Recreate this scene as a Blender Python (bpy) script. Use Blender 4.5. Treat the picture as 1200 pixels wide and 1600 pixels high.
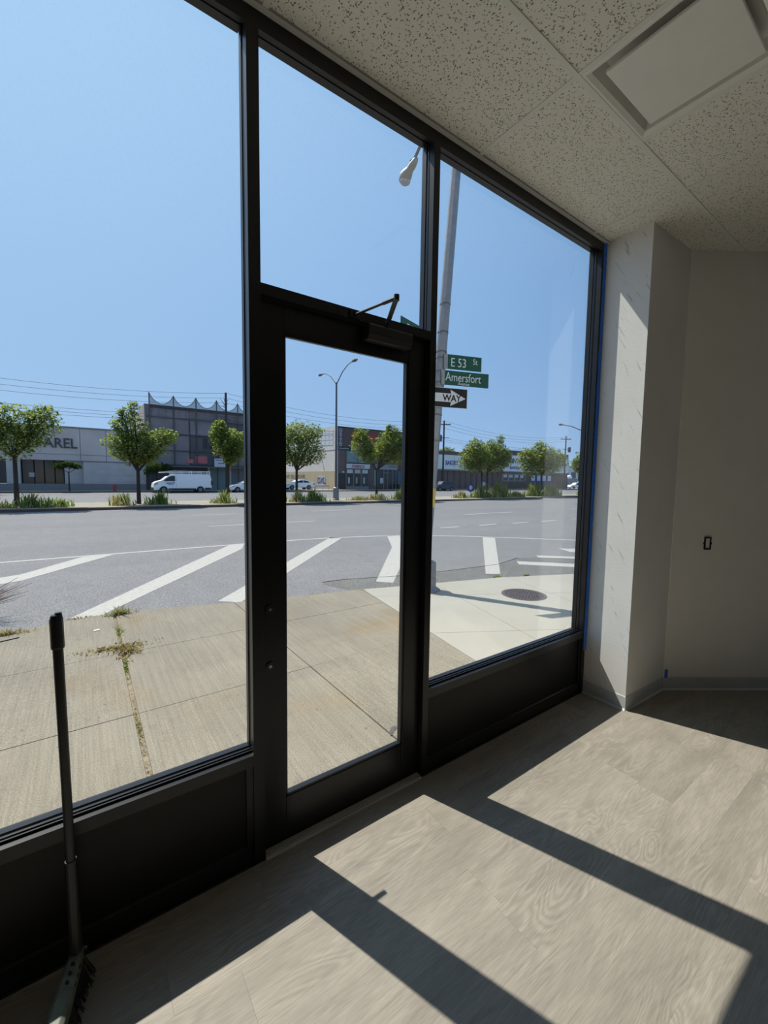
import bpy, bmesh, math, random
from mathutils import Vector, Matrix
random.seed(7)
for o in list(bpy.data.objects): bpy.data.objects.remove(o, do_unlink=True)
S = bpy.context.scene
COL = S.collection
R = math.radians

# ------------------------------------------------------------------ camera
def make_camera():
    yaw, pit, rol = R(35.6713), R(-4.445), R(0.7828)
    fw = Vector((math.sin(yaw)*math.cos(pit), math.cos(yaw)*math.cos(pit), math.sin(pit)))
    rt = Vector((math.cos(yaw), -math.sin(yaw), 0)); up = rt.cross(fw)
    r2 = rt*math.cos(rol) + up*math.sin(rol); u2 = -rt*math.sin(rol) + up*math.cos(rol)
    cd = bpy.data.cameras.new('camera'); cam = bpy.data.objects.new('camera', cd); COL.objects.link(cam)
    M = Matrix((r2, u2, -fw)).transposed().to_4x4(); M.translation = Vector((0, -1.7237, 1.7155))
    cam.matrix_world = M
    cd.sensor_fit = 'VERTICAL'; cd.sensor_height = 36; cd.lens = 652.87/1600*36
    cd.clip_start = .05; cd.clip_end = 900
    S.camera = cam
make_camera()

# ------------------------------------------------------------------ light
SUN = Vector((.234, -.625, -1.0))            # the way the sunlight travels
W = bpy.data.worlds.new('World'); S.world = W; W.use_nodes = True
wn = W.node_tree.nodes; wl = W.node_tree.links; wn.clear()
wo = wn.new('ShaderNodeOutputWorld'); bg = wn.new('ShaderNodeBackground')
# clear summer sky: blue overhead, paler to the horizon, brighter around the sun
def wmath(op, a, b=None, c=None):
    q = wn.new('ShaderNodeMath'); q.operation = op
    for k, v in enumerate((a, b, c)):
        if v is None: continue
        if isinstance(v, (int, float)): q.inputs[k].default_value = v
        else: wl.new(v, q.inputs[k])
    return q.outputs[0]
wt = wn.new('ShaderNodeTexCoord'); ws_ = wn.new('ShaderNodeSeparateXYZ'); wl.new(wt.outputs['Generated'], ws_.inputs[0])
wd = wn.new('ShaderNodeVectorMath'); wd.operation = 'DOT_PRODUCT'; wl.new(wt.outputs['Generated'], wd.inputs[0]); wd.inputs[1].default_value = tuple(-SUN.normalized())
elev = wmath('MAXIMUM', ws_.outputs['Z'], 0.0)
hor = wmath('POWER', 2.718, wmath('MULTIPLY', elev, -4.5))
glow = wmath('POWER', wmath('MULTIPLY_ADD', wd.outputs['Value'], .5, .5), 5.0)
def scaled(col, f):
    q = wn.new('ShaderNodeVectorMath'); q.operation = 'SCALE'; q.inputs[0].default_value = col; wl.new(f, q.inputs['Scale']); return q.outputs[0]
def vadd(a, b):
    q = wn.new('ShaderNodeVectorMath'); q.operation = 'ADD'
    for k, v in enumerate((a, b)):
        if isinstance(v, tuple): q.inputs[k].default_value = v
        else: wl.new(v, q.inputs[k])
    return q.outputs[0]
skyc = vadd(vadd((.165,.365,.70), scaled((.22,.21,.16), hor)), scaled((.30,.34,.30), glow))
wl.new(skyc, bg.inputs['Color']); bg.inputs['Strength'].default_value = 1.0
wl.new(bg.outputs[0], wo.inputs['Surface'])
sl = bpy.data.lights.new('sun', 'SUN'); sl.energy = 6.6; sl.angle = R(.53); sl.color = (1, .93, .82)
so = bpy.data.objects.new('sun', sl); COL.objects.link(so)
so.rotation_euler = SUN.to_track_quat('-Z', 'Y').to_euler(); so.location = (-6, 20, 30)
S.view_settings.view_transform = 'Standard'; S.view_settings.look = 'None'
S.view_settings.gamma = 1; S.view_settings.use_curve_mapping = False
S.view_settings.exposure = 0.09

# ------------------------------------------------------------------ helpers
def tag(o, label=None, cat=None, group=None, kind=None):
    if label: o['label'] = label
    if cat: o['category'] = cat
    if group: o['group'] = group
    if kind: o['kind'] = kind
    return o
def empty(name, loc=(0, 0, 0), rz=0, **k):
    o = bpy.data.objects.new(name, None); COL.objects.link(o); o.location = loc; o.rotation_euler = (0, 0, rz)
    o.empty_display_size = .1
    return tag(o, **k)
class MB:
    def __init__(s): s.v = []; s.f = []
    def add(s, vs, fs):
        n = len(s.v); s.v += [tuple(v) for v in vs]; s.f += [tuple(i+n for i in f) for f in fs]; return s
    def box(s, x0, x1, y0, y1, z0, z1):
        return s.add([(x0,y0,z0),(x1,y0,z0),(x1,y1,z0),(x0,y1,z0),(x0,y0,z1),(x1,y0,z1),(x1,y1,z1),(x0,y1,z1)],
                     [(0,3,2,1),(4,5,6,7),(0,1,5,4),(1,2,6,5),(2,3,7,6),(3,0,4,7)])
    def prism(s, poly, z0, z1):              # poly counter-clockwise in xy
        n = len(poly)
        return s.add([(x,y,z0) for x,y in poly]+[(x,y,z1) for x,y in poly],
                     [tuple(range(n-1,-1,-1)), tuple(range(n,2*n))]+[(i,(i+1)%n,n+(i+1)%n,n+i) for i in range(n)])
    def extr(s, poly, axis, a0, a1):         # poly in the other two axes, extruded along axis 'x' or 'y'
        n = len(poly)
        P = (lambda p,a: (a,p[0],p[1])) if axis == 'x' else (lambda p,a: (p[0],a,p[1]))
        return s.add([P(p,a0) for p in poly]+[P(p,a1) for p in poly],
                     [tuple(range(n)), tuple(range(2*n-1,n-1,-1))]+[(i,n+i,n+(i+1)%n,(i+1)%n) for i in range(n)])
    def tube(s, pts, rad, n=8, cap=True):
        pts = [Vector(p) for p in pts]; rs = rad if isinstance(rad, (list, tuple)) else [rad]*len(pts)
        base = len(s.v); prev = None
        for i, p in enumerate(pts):
            d = (pts[min(i+1,len(pts)-1)]-pts[max(i-1,0)]).normalized()
            if prev is None:
                a = Vector((0,0,1)) if abs(d.z) < .9 else Vector((1,0,0)); u = d.cross(a).normalized()
            else:
                u = (prev - d*prev.dot(d)).normalized()
            w = d.cross(u); prev = u
            for k in range(n):
                t = 2*math.pi*k/n
                s.v.append(tuple(p + (u*math.cos(t)+w*math.sin(t))*rs[i]))
        for i in range(len(pts)-1):
            for k in range(n):
                a = base+i*n+k; b = base+i*n+(k+1)%n
                s.f.append((a,b,b+n,a+n))
        if cap:
            s.f.append(tuple(base+k for k in range(n-1,-1,-1))); s.f.append(tuple(base+(len(pts)-1)*n+k for k in range(n)))
        return s
    def lathe(s, prof, c, n=16):             # prof [(r,z)], around vertical axis at c
        base = len(s.v)
        for r,z in prof:
            for k in range(n):
                t = 2*math.pi*k/n; s.v.append((c[0]+r*math.cos(t), c[1]+r*math.sin(t), c[2]+z))
        for i in range(len(prof)-1):
            for k in range(n):
                a = base+i*n+k; b = base+i*n+(k+1)%n; s.f.append((a,b,b+n,a+n))
        s.f.append(tuple(base+k for k in range(n-1,-1,-1))); s.f.append(tuple(base+(len(prof)-1)*n+k for k in range(n)))
        return s
    def xform(s, M):
        s.v = [tuple(M @ Vector(v)) for v in s.v]; return s
    def mesh(s, name, mat, smooth=False):
        me = bpy.data.meshes.new(name); me.from_pydata(s.v, [], s.f)
        bm = bmesh.new(); bm.from_mesh(me); bmesh.ops.recalc_face_normals(bm, faces=bm.faces); bm.to_mesh(me); bm.free()
        me.materials.append(mat)
        if smooth:
            for p in me.polygons: p.use_smooth = True
        return me
    def build(s, name, mat, parent=None, smooth=False, bevel=0, loc=None):
        me = s.mesh(name, mat, smooth)
        o = bpy.data.objects.new(name, me); COL.objects.link(o)
        if parent: o.parent = parent
        if loc: o.location = loc
        if bevel:
            b = o.modifiers.new('bevel', 'BEVEL'); b.width = bevel; b.segments = 2; b.limit_method = 'ANGLE'
        return o
def box(name, mat, parent, x0, x1, y0, y1, z0, z1, bevel=0, **k):
    return tag(MB().box(x0,x1,y0,y1,z0,z1).build(name, mat, parent, bevel=bevel), **k)
def text(name, body, mat, parent, loc, size, rot, ext=.01, sx=1, align='LEFT', bold=0):
    c = bpy.data.curves.new(name, 'FONT'); c.body = body; c.size = size; c.extrude = ext; c.align_x = align; c.align_y = 'BOTTOM_BASELINE'
    c.resolution_u = 3; c.offset = bold
    c.materials.append(mat)
    o = bpy.data.objects.new(name, c); COL.objects.link(o); o.parent = parent; o.location = loc; o.rotation_euler = rot; o.scale = (sx, 1, 1)
    return o
FACE = (R(90), 0, 0)                          # lettering that looks towards -y

# ------------------------------------------------------------------ materials
ALB = .62                                     # default darkening of base colours, deepens shade against a stronger sun
def mat(name, col, rough=.6, metal=0, noise=0, nscale=8, bump=0, bscale=60, spec=.5, stretch=(1,1,1), col2=None, detail=4, alb=None):
    alb = ALB if alb is None else alb
    col = tuple(c*alb for c in col)
    if col2: col2 = tuple(c*alb for c in col2)
    m = bpy.data.materials.new(name); m.use_nodes = True; n = m.node_tree.nodes; l = m.node_tree.links
    p = n['Principled BSDF']; p.inputs['Roughness'].default_value = rough; p.inputs['Metallic'].default_value = metal
    p.inputs['Specular IOR Level'].default_value = spec
    p.inputs['Base Color'].default_value = (*col, 1)
    tc = n.new('ShaderNodeTexCoord'); mp = n.new('ShaderNodeMapping'); mp.inputs['Scale'].default_value = stretch
    l.new(tc.outputs['Object'], mp.inputs['Vector'])
    if noise:
        t = n.new('ShaderNodeTexNoise'); t.inputs['Scale'].default_value = nscale; t.inputs['Detail'].default_value = detail
        l.new(mp.outputs[0], t.inputs['Vector'])
        r = n.new('ShaderNodeValToRGB'); r.color_ramp.elements[0].position = .3; r.color_ramp.elements[1].position = .7
        c2 = col2 or tuple(min(1, c*(1+noise)) for c in col); c1 = tuple(c*(1-noise) for c in col) if not col2 else col
        r.color_ramp.elements[0].color = (*c1, 1); r.color_ramp.elements[1].color = (*c2, 1)
        l.new(t.outputs['Fac'], r.inputs['Fac']); l.new(r.outputs['Color'], p.inputs['Base Color'])
    if bump:
        t2 = n.new('ShaderNodeTexNoise'); t2.inputs['Scale'].default_value = bscale; t2.inputs['Detail'].default_value = 5
        l.new(mp.outputs[0], t2.inputs['Vector'])
        b = n.new('ShaderNodeBump'); b.inputs['Strength'].default_value = bump; b.inputs['Distance'].default_value = .01
        l.new(t2.outputs['Fac'], b.inputs['Height']); l.new(b.outputs['Normal'], p.inputs['Normal'])
    return m
def glass_mat(name='window glass', tint=(.97,.985,.99), rough=0.0, fac_mul=1.0):
    m = bpy.data.materials.new(name); m.use_nodes = True; n = m.node_tree.nodes; l = m.node_tree.links
    n.remove(n['Principled BSDF']); out = n['Material Output']
    t = n.new('ShaderNodeBsdfTransparent'); t.inputs[0].default_value = (*tint, 1)
    g = n.new('ShaderNodeBsdfGlossy'); g.inputs['Roughness'].default_value = rough
    lw = n.new('ShaderNodeLayerWeight'); lw.inputs['Blend'].default_value = .5          # Facing = 1-|cos|: the same on both faces of the pane
    pw = n.new('ShaderNodeMath'); pw.operation = 'POWER'; pw.inputs[1].default_value = 4.2; l.new(lw.outputs['Facing'], pw.inputs[0])
    f = n.new('ShaderNodeMath'); f.operation = 'MULTIPLY_ADD'; f.inputs[1].default_value = .94; f.inputs[2].default_value = .06; l.new(pw.outputs[0], f.inputs[0])
    mx = n.new('ShaderNodeMixShader')
    l.new(f.outputs[0], mx.inputs[0]); l.new(t.outputs[0], mx.inputs[1]); l.new(g.outputs[0], mx.inputs[2]); l.new(mx.outputs[0], out.inputs[0])
    return m
def leaf_mat(name, c, ct, w=.5):
    m = bpy.data.materials.new(name); m.use_nodes = True; n = m.node_tree.nodes; l = m.node_tree.links
    n.remove(n['Principled BSDF']); out = n['Material Output']
    geo = n.new('ShaderNodeNewGeometry')
    r = n.new('ShaderNodeValToRGB'); r.color_ramp.elements[0].color = tuple(x*.6 for x in c)+(1,); r.color_ramp.elements[1].color = tuple(x*1.4 for x in c)+(1,)
    l.new(geo.outputs['Random Per Island'], r.inputs['Fac'])
    r2 = n.new('ShaderNodeValToRGB'); r2.color_ramp.elements[0].color = tuple(x*.65 for x in ct)+(1,); r2.color_ramp.elements[1].color = tuple(min(1,x*1.35) for x in ct)+(1,)
    l.new(geo.outputs['Random Per Island'], r2.inputs['Fac'])
    d = n.new('ShaderNodeBsdfDiffuse'); t = n.new('ShaderNodeBsdfTranslucent'); mx = n.new('ShaderNodeMixShader'); mx.inputs[0].default_value = w
    l.new(r.outputs[0], d.inputs[0]); l.new(r2.outputs[0], t.inputs[0])
    l.new(d.outputs[0], mx.inputs[1]); l.new(t.outputs[0], mx.inputs[2]); l.new(mx.outputs[0], out.inputs[0])
    return m
def plank_mat():
    m = mat('grey oak vinyl', (.5,.46,.4), rough=.5, spec=.35); n = m.node_tree.nodes; l = m.node_tree.links; p = n['Principled BSDF']
    tc = n.new('ShaderNodeTexCoord'); oi = n.new('ShaderNodeObjectInfo')
    ad = n.new('ShaderNodeVectorMath'); ad.operation = 'MULTIPLY_ADD'
    cx = n.new('ShaderNodeCombineXYZ')
    for i in range(3): l.new(oi.outputs['Random'], cx.inputs[i])
    ad.inputs[1].default_value = (37, 53, 71); l.new(cx.outputs[0], ad.inputs[0]); l.new(tc.outputs['Object'], ad.inputs[2])
    def noise(sc, det, stretch, dist=0):
        mp = n.new('ShaderNodeMapping'); mp.inputs['Scale'].default_value = stretch; l.new(ad.outputs[0], mp.inputs[0])
        t = n.new('ShaderNodeTexNoise'); t.inputs['Scale'].default_value = sc; t.inputs['Detail'].default_value = det; t.inputs['Distortion'].default_value = dist
        l.new(mp.outputs[0], t.inputs['Vector']); return t
    fine = noise(14, 6, (.9, 16, 1), .6); broad = noise(2.2, 4, (1, 4.5, 1), .8)
    fld = noise(1.7, 1.5, (1, 4.0, 1), .4)                      # smooth height field whose contours are the growth rings
    def mth(op, a, b):
        q = n.new('ShaderNodeMath'); q.operation = op
        for k, w_ in enumerate((a, b)):
            if isinstance(w_, (int, float)): q.inputs[k].default_value = w_
            else: l.new(w_, q.inputs[k])
        return q.outputs[0]
    sn = mth('SINE', mth('MULTIPLY', fld.outputs['Fac'], 120), 0)
    patch = noise(1.3, 2, (1, 3, 1))
    def ramp(src, p0, p1, a, b):
        r = n.new('ShaderNodeMapRange'); r.inputs[1].default_value = p0; r.inputs[2].default_value = p1; r.inputs[3].default_value = a; r.inputs[4].default_value = b
        l.new(src, r.inputs[0]); return r.outputs[0]
    a = ramp(fine.outputs['Fac'], .35, .65, .86, 1.08); b = ramp(broad.outputs['Fac'], .3, .7, .84, 1.10); d = ramp(oi.outputs['Random'], 0, 1, .95, 1.05)
    ringamt = ramp(patch.outputs['Fac'], .46, .62, 0.01, .10)
    c = mth('ADD', mth('MULTIPLY', sn, ringamt), .97)
    mul = lambda x, y: mth('MULTIPLY', x, y)
    f = mul(mul(a, b), mul(c, d))
    v = n.new('ShaderNodeVectorMath'); v.operation = 'SCALE'; v.inputs[0].default_value = tuple(q*ALB for q in (.50, .455, .385)); l.new(f, v.inputs['Scale'])
    l.new(v.outputs[0], p.inputs['Base Color'])
    bp = n.new('ShaderNodeBump'); bp.inputs['Strength'].default_value = .12; bp.inputs['Distance'].default_value = .002
    l.new(fine.outputs['Fac'], bp.inputs['Height']); l.new(bp.outputs[0], p.inputs['Normal'])
    return m
def tile_mat():
    m = mat('fissured ceiling tile', (.74,.72,.66), rough=.95, spec=.1); n = m.node_tree.nodes; l = m.node_tree.links; p = n['Principled BSDF']
    tc = n.new('ShaderNodeTexCoord'); ns = n.new('ShaderNodeTexNoise'); ns.inputs['Scale'].default_value = 60; ns.inputs['Detail'].default_value = 2
    l.new(tc.outputs['Object'], ns.inputs['Vector'])
    mixv = n.new('ShaderNodeVectorMath'); mixv.operation = 'MULTIPLY_ADD'; mixv.inputs[1].default_value = (.02,.02,.02)
    l.new(ns.outputs['Color'], mixv.inputs[0]); l.new(tc.outputs['Object'], mixv.inputs[2])
    vo = n.new('ShaderNodeTexVoronoi'); vo.inputs['Scale'].default_value = 95; l.new(mixv.outputs[0], vo.inputs['Vector'])
    big = n.new('ShaderNodeTexNoise'); big.inputs['Scale'].default_value = 170; big.inputs['Detail'].default_value = 2; l.new(tc.outputs['Object'], big.inputs['Vector'])
    mu = n.new('ShaderNodeMapRange'); mu.inputs[1].default_value = .20; mu.inputs[2].default_value = .36; l.new(vo.outputs['Distance'], mu.inputs[0])
    # only some cells are open pits
    vc = n.new('ShaderNodeSeparateColor'); l.new(vo.outputs['Color'], vc.inputs[0])
    gt = n.new('ShaderNodeMath'); gt.operation = 'GREATER_THAN'; gt.inputs[1].default_value = .72; l.new(vc.outputs[0], gt.inputs[0])
    mx = n.new('ShaderNodeMath'); mx.operation = 'MAXIMUM'; l.new(mu.outputs[0], mx.inputs[0]); l.new(gt.outputs[0], mx.inputs[1])
    r = n.new('ShaderNodeMix'); r.data_type = 'RGBA'; r.inputs['A'].default_value = (.16,.15,.12,1); r.inputs['B'].default_value = (.88,.85,.77,1)
    l.new(mx.outputs[0], r.inputs['Factor']); l.new(r.outputs['Result'], p.inputs['Base Color'])
    ad = n.new('ShaderNodeMath'); ad.operation = 'MULTIPLY_ADD'; ad.inputs[1].default_value = .35; l.new(big.outputs['Fac'], ad.inputs[0]); l.new(mx.outputs[0], ad.inputs[2])
    b = n.new('ShaderNodeBump'); b.inputs['Strength'].default_value = .5; b.inputs['Distance'].default_value = .004; l.new(ad.outputs[0], b.inputs['Height']); l.new(b.outputs[0], p.inputs['Normal'])
    return m
def concrete_mat(name, c, spots=.5, broom=True, big=.1):
    m = mat(name, c, rough=.9, spec=.2); n = m.node_tree.nodes; l = m.node_tree.links; p = n['Principled BSDF']
    geo = n.new('ShaderNodeNewGeometry')
    def noise(sc, det, st=(1,1,1)):
        mp = n.new('ShaderNodeMapping'); mp.inputs['Scale'].default_value = st; l.new(geo.outputs['Position'], mp.inputs[0])
        t = n.new('ShaderNodeTexNoise'); t.inputs['Scale'].default_value = sc; t.inputs['Detail'].default_value = det; l.new(mp.outputs[0], t.inputs['Vector']); return t.outputs['Fac']
    def rmp(src, p0, p1, a, b):
        r = n.new('ShaderNodeMapRange'); r.inputs[1].default_value = p0; r.inputs[2].default_value = p1; r.inputs[3].default_value = a; r.inputs[4].default_value = b
        l.new(src, r.inputs[0]); return r.outputs[0]
    def mul(x, y):
        q = n.new('ShaderNodeMath'); q.operation = 'MULTIPLY'; l.new(x, q.inputs[0]); l.new(y, q.inputs[1]); return q.outputs[0]
    f = mul(rmp(noise(1.1, 4), .3, .7, 1-big, 1+big), rmp(noise(130, 4), .38, .62, 1-spots*.5, 1+spots*.42))
    f = mul(f, rmp(noise(13, 5), .3, .42, 1-spots*.22, 1.0))
    if broom: f = mul(f, rmp(noise(75, 2, (1, .02, 1)), .35, .65, .88, 1.08))
    vo = n.new('ShaderNodeTexVoronoi'); vo.inputs['Scale'].default_value = 5; l.new(geo.outputs['Position'], vo.inputs['Vector'])
    f = mul(f, rmp(vo.outputs['Distance'], .035, .07, 1-spots*.7, 1.0))
    v = n.new('ShaderNodeVectorMath'); v.operation = 'SCALE'; v.inputs[0].default_value = tuple(q*ALB for q in c); l.new(f, v.inputs['Scale'])
    # warm rusty blotches
    r = n.new('ShaderNodeMix'); r.data_type = 'RGBA'; r.blend_type = 'MULTIPLY'; r.inputs['B'].default_value = (1, .86, .68, 1)
    l.new(rmp(noise(.7, 3), .54, .68, 0, .8 if spots > .3 else .1), r.inputs['Factor']); l.new(v.outputs[0], r.inputs['A']); l.new(r.outputs['Result'], p.inputs['Base Color'])
    b = n.new('ShaderNodeBump'); b.inputs['Strength'].default_value = .35; b.inputs['Distance'].default_value = .004; l.new(noise(140, 3), b.inputs['Height']); l.new(b.outputs[0], p.inputs['Normal'])
    return m
def asphalt_mat(name, c):
    m = mat(name, c, rough=.85, spec=.3); n = m.node_tree.nodes; l = m.node_tree.links; p = n['Principled BSDF']
    geo = n.new('ShaderNodeNewGeometry')
    def noise(sc, det, st=(1,1,1)):
        mp = n.new('ShaderNodeMapping'); mp.inputs['Scale'].default_value = st; l.new(geo.outputs['Position'], mp.inputs[0])
        t = n.new('ShaderNodeTexNoise'); t.inputs['Scale'].default_value = sc; t.inputs['Detail'].default_value = det; l.new(mp.outputs[0], t.inputs['Vector']); return t.outputs['Fac']
    def rmp(src, p0, p1, a, b):
        r = n.new('ShaderNodeMapRange'); r.inputs[1].default_value = p0; r.inputs[2].default_value = p1; r.inputs[3].default_value = a; r.inputs[4].default_value = b
        l.new(src, r.inputs[0]); return r.outputs[0]
    def mul(x, y):
        q = n.new('ShaderNodeMath'); q.operation = 'MULTIPLY'; l.new(x, q.inputs[0]); l.new(y, q.inputs[1]); return q.outputs[0]
    f = mul(rmp(noise(60, 4), .38, .62, .55, 1.45), rmp(noise(.5, 4, (.15, 1, 1)), .3, .7, .93, 1.08))
    f = mul(f, rmp(noise(3, 4), .3, .7, .94, 1.06))
    v = n.new('ShaderNodeVectorMath'); v.operation = 'SCALE'; v.inputs[0].default_value = tuple(q*ALB for q in c); l.new(f, v.inputs['Scale']); l.new(v.outputs[0], p.inputs['Base Color'])
    b = n.new('ShaderNodeBump'); b.inputs['Strength'].default_value = .5; b.inputs['Distance'].default_value = .006; l.new(noise(60, 3), b.inputs['Height']); l.new(b.outputs[0], p.inputs['Normal'])
    return m
def column_mat():
    m = mat('painted plaster', (.86,.86,.83), rough=.75, noise=.03, nscale=3, bump=.08, bscale=90, spec=.3, alb=1); n = m.node_tree.nodes; l = m.node_tree.links; p = n['Principled BSDF']
    src = p.inputs['Base Color'].links[0].from_socket
    geo = n.new('ShaderNodeNewGeometry'); mr = n.new('ShaderNodeMapping'); mr.inputs['Rotation'].default_value = (R(29), 0, 0); mp = n.new('ShaderNodeMapping'); mp.inputs['Scale'].default_value = (25, 60, 6)
    l.new(geo.outputs['Position'], mr.inputs[0]); l.new(mr.outputs[0], mp.inputs[0])
    t = n.new('ShaderNodeTexNoise'); t.inputs['Scale'].default_value = 1.0; t.inputs['Detail'].default_value = 2; l.new(mp.outputs[0], t.inputs['Vector'])
    r = n.new('ShaderNodeMapRange'); r.inputs[1].default_value = .65; r.inputs[2].default_value = .74; r.inputs[3].default_value = 1; r.inputs[4].default_value = .66; l.new(t.outputs['Fac'], r.inputs[0])
    sx_ = n.new('ShaderNodeSeparateXYZ'); l.new(geo.outputs['True Normal'], sx_.inputs[0]); ab = n.new('ShaderNodeMath'); ab.operation = 'ABSOLUTE'; l.new(sx_.outputs['X'], ab.inputs[0])
    lp_ = n.new('ShaderNodeMix'); lp_.inputs['A'].default_value = 1.0; l.new(ab.outputs[0], lp_.inputs['Factor']); l.new(r.outputs[0], lp_.inputs['B'])   # side face only: plaster scratches, their relief shade painted as dark streaks
    v = n.new('ShaderNodeVectorMath'); v.operation = 'SCALE'; l.new(src, v.inputs[0]); l.new(lp_.outputs[0], v.inputs['Scale']); l.new(v.outputs[0], p.inputs['Base Color'])
    return m
def cloth_net_mat():
    m = mat('debris netting', (.05,.055,.065), rough=.9); n = m.node_tree.nodes; l = m.node_tree.links
    p = n['Principled BSDF']; out = n['Material Output']; t = n.new('ShaderNodeBsdfTransparent'); mx = n.new('ShaderNodeMixShader'); mx.inputs[0].default_value = .6
    l.new(t.outputs[0], mx.inputs[1]); l.new(p.outputs[0], mx.inputs[2]); l.new(mx.outputs[0], out.inputs[0]); return m

M_black = mat('black anodised aluminium', (.014,.014,.017), rough=.34, spec=.42, noise=.25, nscale=30, bump=.015, bscale=300)
M_blackpanel = mat('black aluminium panel', (.012,.012,.0125), rough=.38, spec=.22, noise=.2, nscale=5)
M_gasket = mat('rubber gasket', (.02,.02,.022), rough=.6)
M_alum = mat('mill aluminium', (.46,.445,.41), rough=.5, metal=.0, alb=1, noise=.15, nscale=40, stretch=(.05,1,1))
M_chrome = mat('brushed steel', (.6,.6,.6), rough=.25, metal=1)
M_closer = mat('dark bronze paint', (.03,.03,.03), rough=.42)
M_glass = glass_mat()
M_wall = mat('warm white wall paint', (.88,.865,.82), rough=.85, noise=.02, nscale=4, bump=.06, bscale=110, spec=.2, alb=1)
M_col = column_mat()
M_base = mat('pale grey vinyl base', (.56,.585,.61), rough=.5, noise=.03, nscale=6, alb=1)
M_tile = tile_mat()
M_tee = mat('ceiling grid enamel', (.82,.81,.75), rough=.6, alb=1)
M_diff = mat('diffuser enamel', (.88,.87,.81), rough=.5, noise=.02, alb=1)
M_plank = plank_mat()
M_sub = mat('dark underlay', (.06,.055,.05), rough=.9)
M_tape = mat('blue masking tape', (.03,.19,.78), rough=.6, noise=.15, nscale=40, bump=.2, bscale=80, alb=1)
M_plasticblack = mat('black plastic', (.012,.012,.013), rough=.4, noise=.2, nscale=50)
M_broomcap = mat('dusty dark green plastic', (.20,.225,.17), rough=.5, noise=.4, nscale=30)
M_bristle = mat('black bristles', (.018,.018,.018), rough=.7)
M_conc = concrete_mat('old pavement concrete', (.365,.325,.255))
M_concnew = concrete_mat('new pavement concrete', (.53,.505,.435), spots=.16, broom=False, big=.04)
M_soil = mat('joint soil', (.34,.28,.20), rough=1, noise=.4, nscale=25)
M_asph = asphalt_mat('worn asphalt', (.275,.27,.272))
M_asphpatch = asphalt_mat('newer asphalt', (.22,.215,.20))
M_paint = mat('worn road paint', (.585,.56,.51), rough=.8, noise=.10, nscale=14, bump=.15, bscale=90)
M_curb = mat('steel faced curb', (.17,.10,.075), rough=.8, noise=.3, nscale=12)
M_median = concrete_mat('median concrete', (.50,.45,.36), spots=.3)
M_dry = mat('dry grass ground', (.38,.30,.17), rough=1, noise=.4, nscale=6)
M_leaf = leaf_mat('tree leaves', (.085,.115,.04), (.32,.39,.075), .5)
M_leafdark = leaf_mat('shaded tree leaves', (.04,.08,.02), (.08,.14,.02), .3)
M_weed = leaf_mat('green weeds', (.10,.16,.04), (.26,.36,.07), .45)
M_weeddry = leaf_mat('dry weeds', (.34,.28,.13), (.5,.42,.18), .4)
M_red = leaf_mat('reddish weeds', (.20,.125,.08), (.26,.15,.08), .3)
M_bark = mat('bark', (.055,.042,.032), rough=.95, noise=.4, nscale=12)
M_twig = mat('dry twigs', (.34,.22,.19), rough=.95)
M_galv = mat('galvanised steel', (.30,.31,.33), rough=.5, metal=.35, noise=.15, nscale=14)
M_galvdark = mat('weathered steel', (.16,.165,.175), rough=.6, metal=.2, noise=.2, nscale=10)
M_lamp = mat('cobra head paint', (.40,.375,.33), rough=.5)
M_signgreen = mat('street sign green', (.006,.095,.058), rough=.6, spec=.2)
M_signwhite = mat('sign white', (.75,.76,.75), rough=.5)
M_signblack = mat('sign black', (.012,.012,.013), rough=.6, spec=.15)
M_iron = mat('cast iron', (.13,.11,.12), rough=.75, noise=.3, nscale=40)
M_wire = mat('power cable', (.05,.05,.06), rough=.7)
M_wood = mat('utility pole wood', (.075,.07,.07), rough=.95, noise=.3, nscale=10)
M_white = mat('white car paint', (.92,.91,.90), rough=.3, spec=.5, alb=.9)
M_bluecar = mat('dark blue car paint', (.03,.045,.085), rough=.3)
M_carglass = mat('dark car glass', (.02,.023,.027), rough=.12, spec=.6)
M_tyre = mat('tyre rubber', (.02,.02,.02), rough=.8)
M_rim = mat('wheel rim', (.28,.28,.29), rough=.4, metal=.5)
M_trim = mat('dark car trim', (.035,.035,.037), rough=.6)
M_lens = mat('lamp lens', (.5,.5,.48), rough=.2)
M_redlens = mat('red lamp lens', (.35,.02,.02), rough=.3)
M_b1 = mat('grey stucco panel', (.92,.80,.74), rough=.9, noise=.08, nscale=.6)
M_b1b = mat('grey glazed block', (.84,.75,.72), rough=.8, noise=.08, nscale=1.2)
M_b1dark = mat('dark storefront glass', (.018,.018,.02), rough=.15)
M_cap = mat('parapet cap', (.36,.33,.33), rough=.8)
M_darkletter = mat('dark sign letters', (.10,.10,.11), rough=.6)
M_b2 = mat('netted facade', (.34,.31,.32), rough=.95, noise=.22, nscale=.5)
M_b2b = mat('dark netted bay', (.17,.16,.17), rough=.95, noise=.2, nscale=.7)
M_net = cloth_net_mat()
M_scaf = mat('scaffold steel', (.12,.115,.12), rough=.7)
M_pink = mat('faded red hoarding', (.8,.22,.22), rough=.8, noise=.15, nscale=1)
M_signpale = mat('pale shop sign', (.9,.92,.92), rough=.6)
M_shutter = mat('grey green shutter', (.36,.42,.40), rough=.7)
M_b3side = mat('whitewashed wall', (.95,.91,.85), rough=.9, noise=.05, nscale=.5)
M_tan = mat('tan painted block', (.70,.58,.38), rough=.9, noise=.08, nscale=.6)
M_brown = mat('brown brick', (.19,.135,.115), rough=.95, noise=.2, nscale=3)
M_brown2 = mat('purple brown brick', (.23,.165,.15), rough=.95, noise=.18, nscale=2)
M_redsign = mat('faded red sign', (.5,.06,.055), rough=.7, noise=.1)
M_shopglass = mat('shop glass', (.03,.04,.045), rough=.12)
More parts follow.
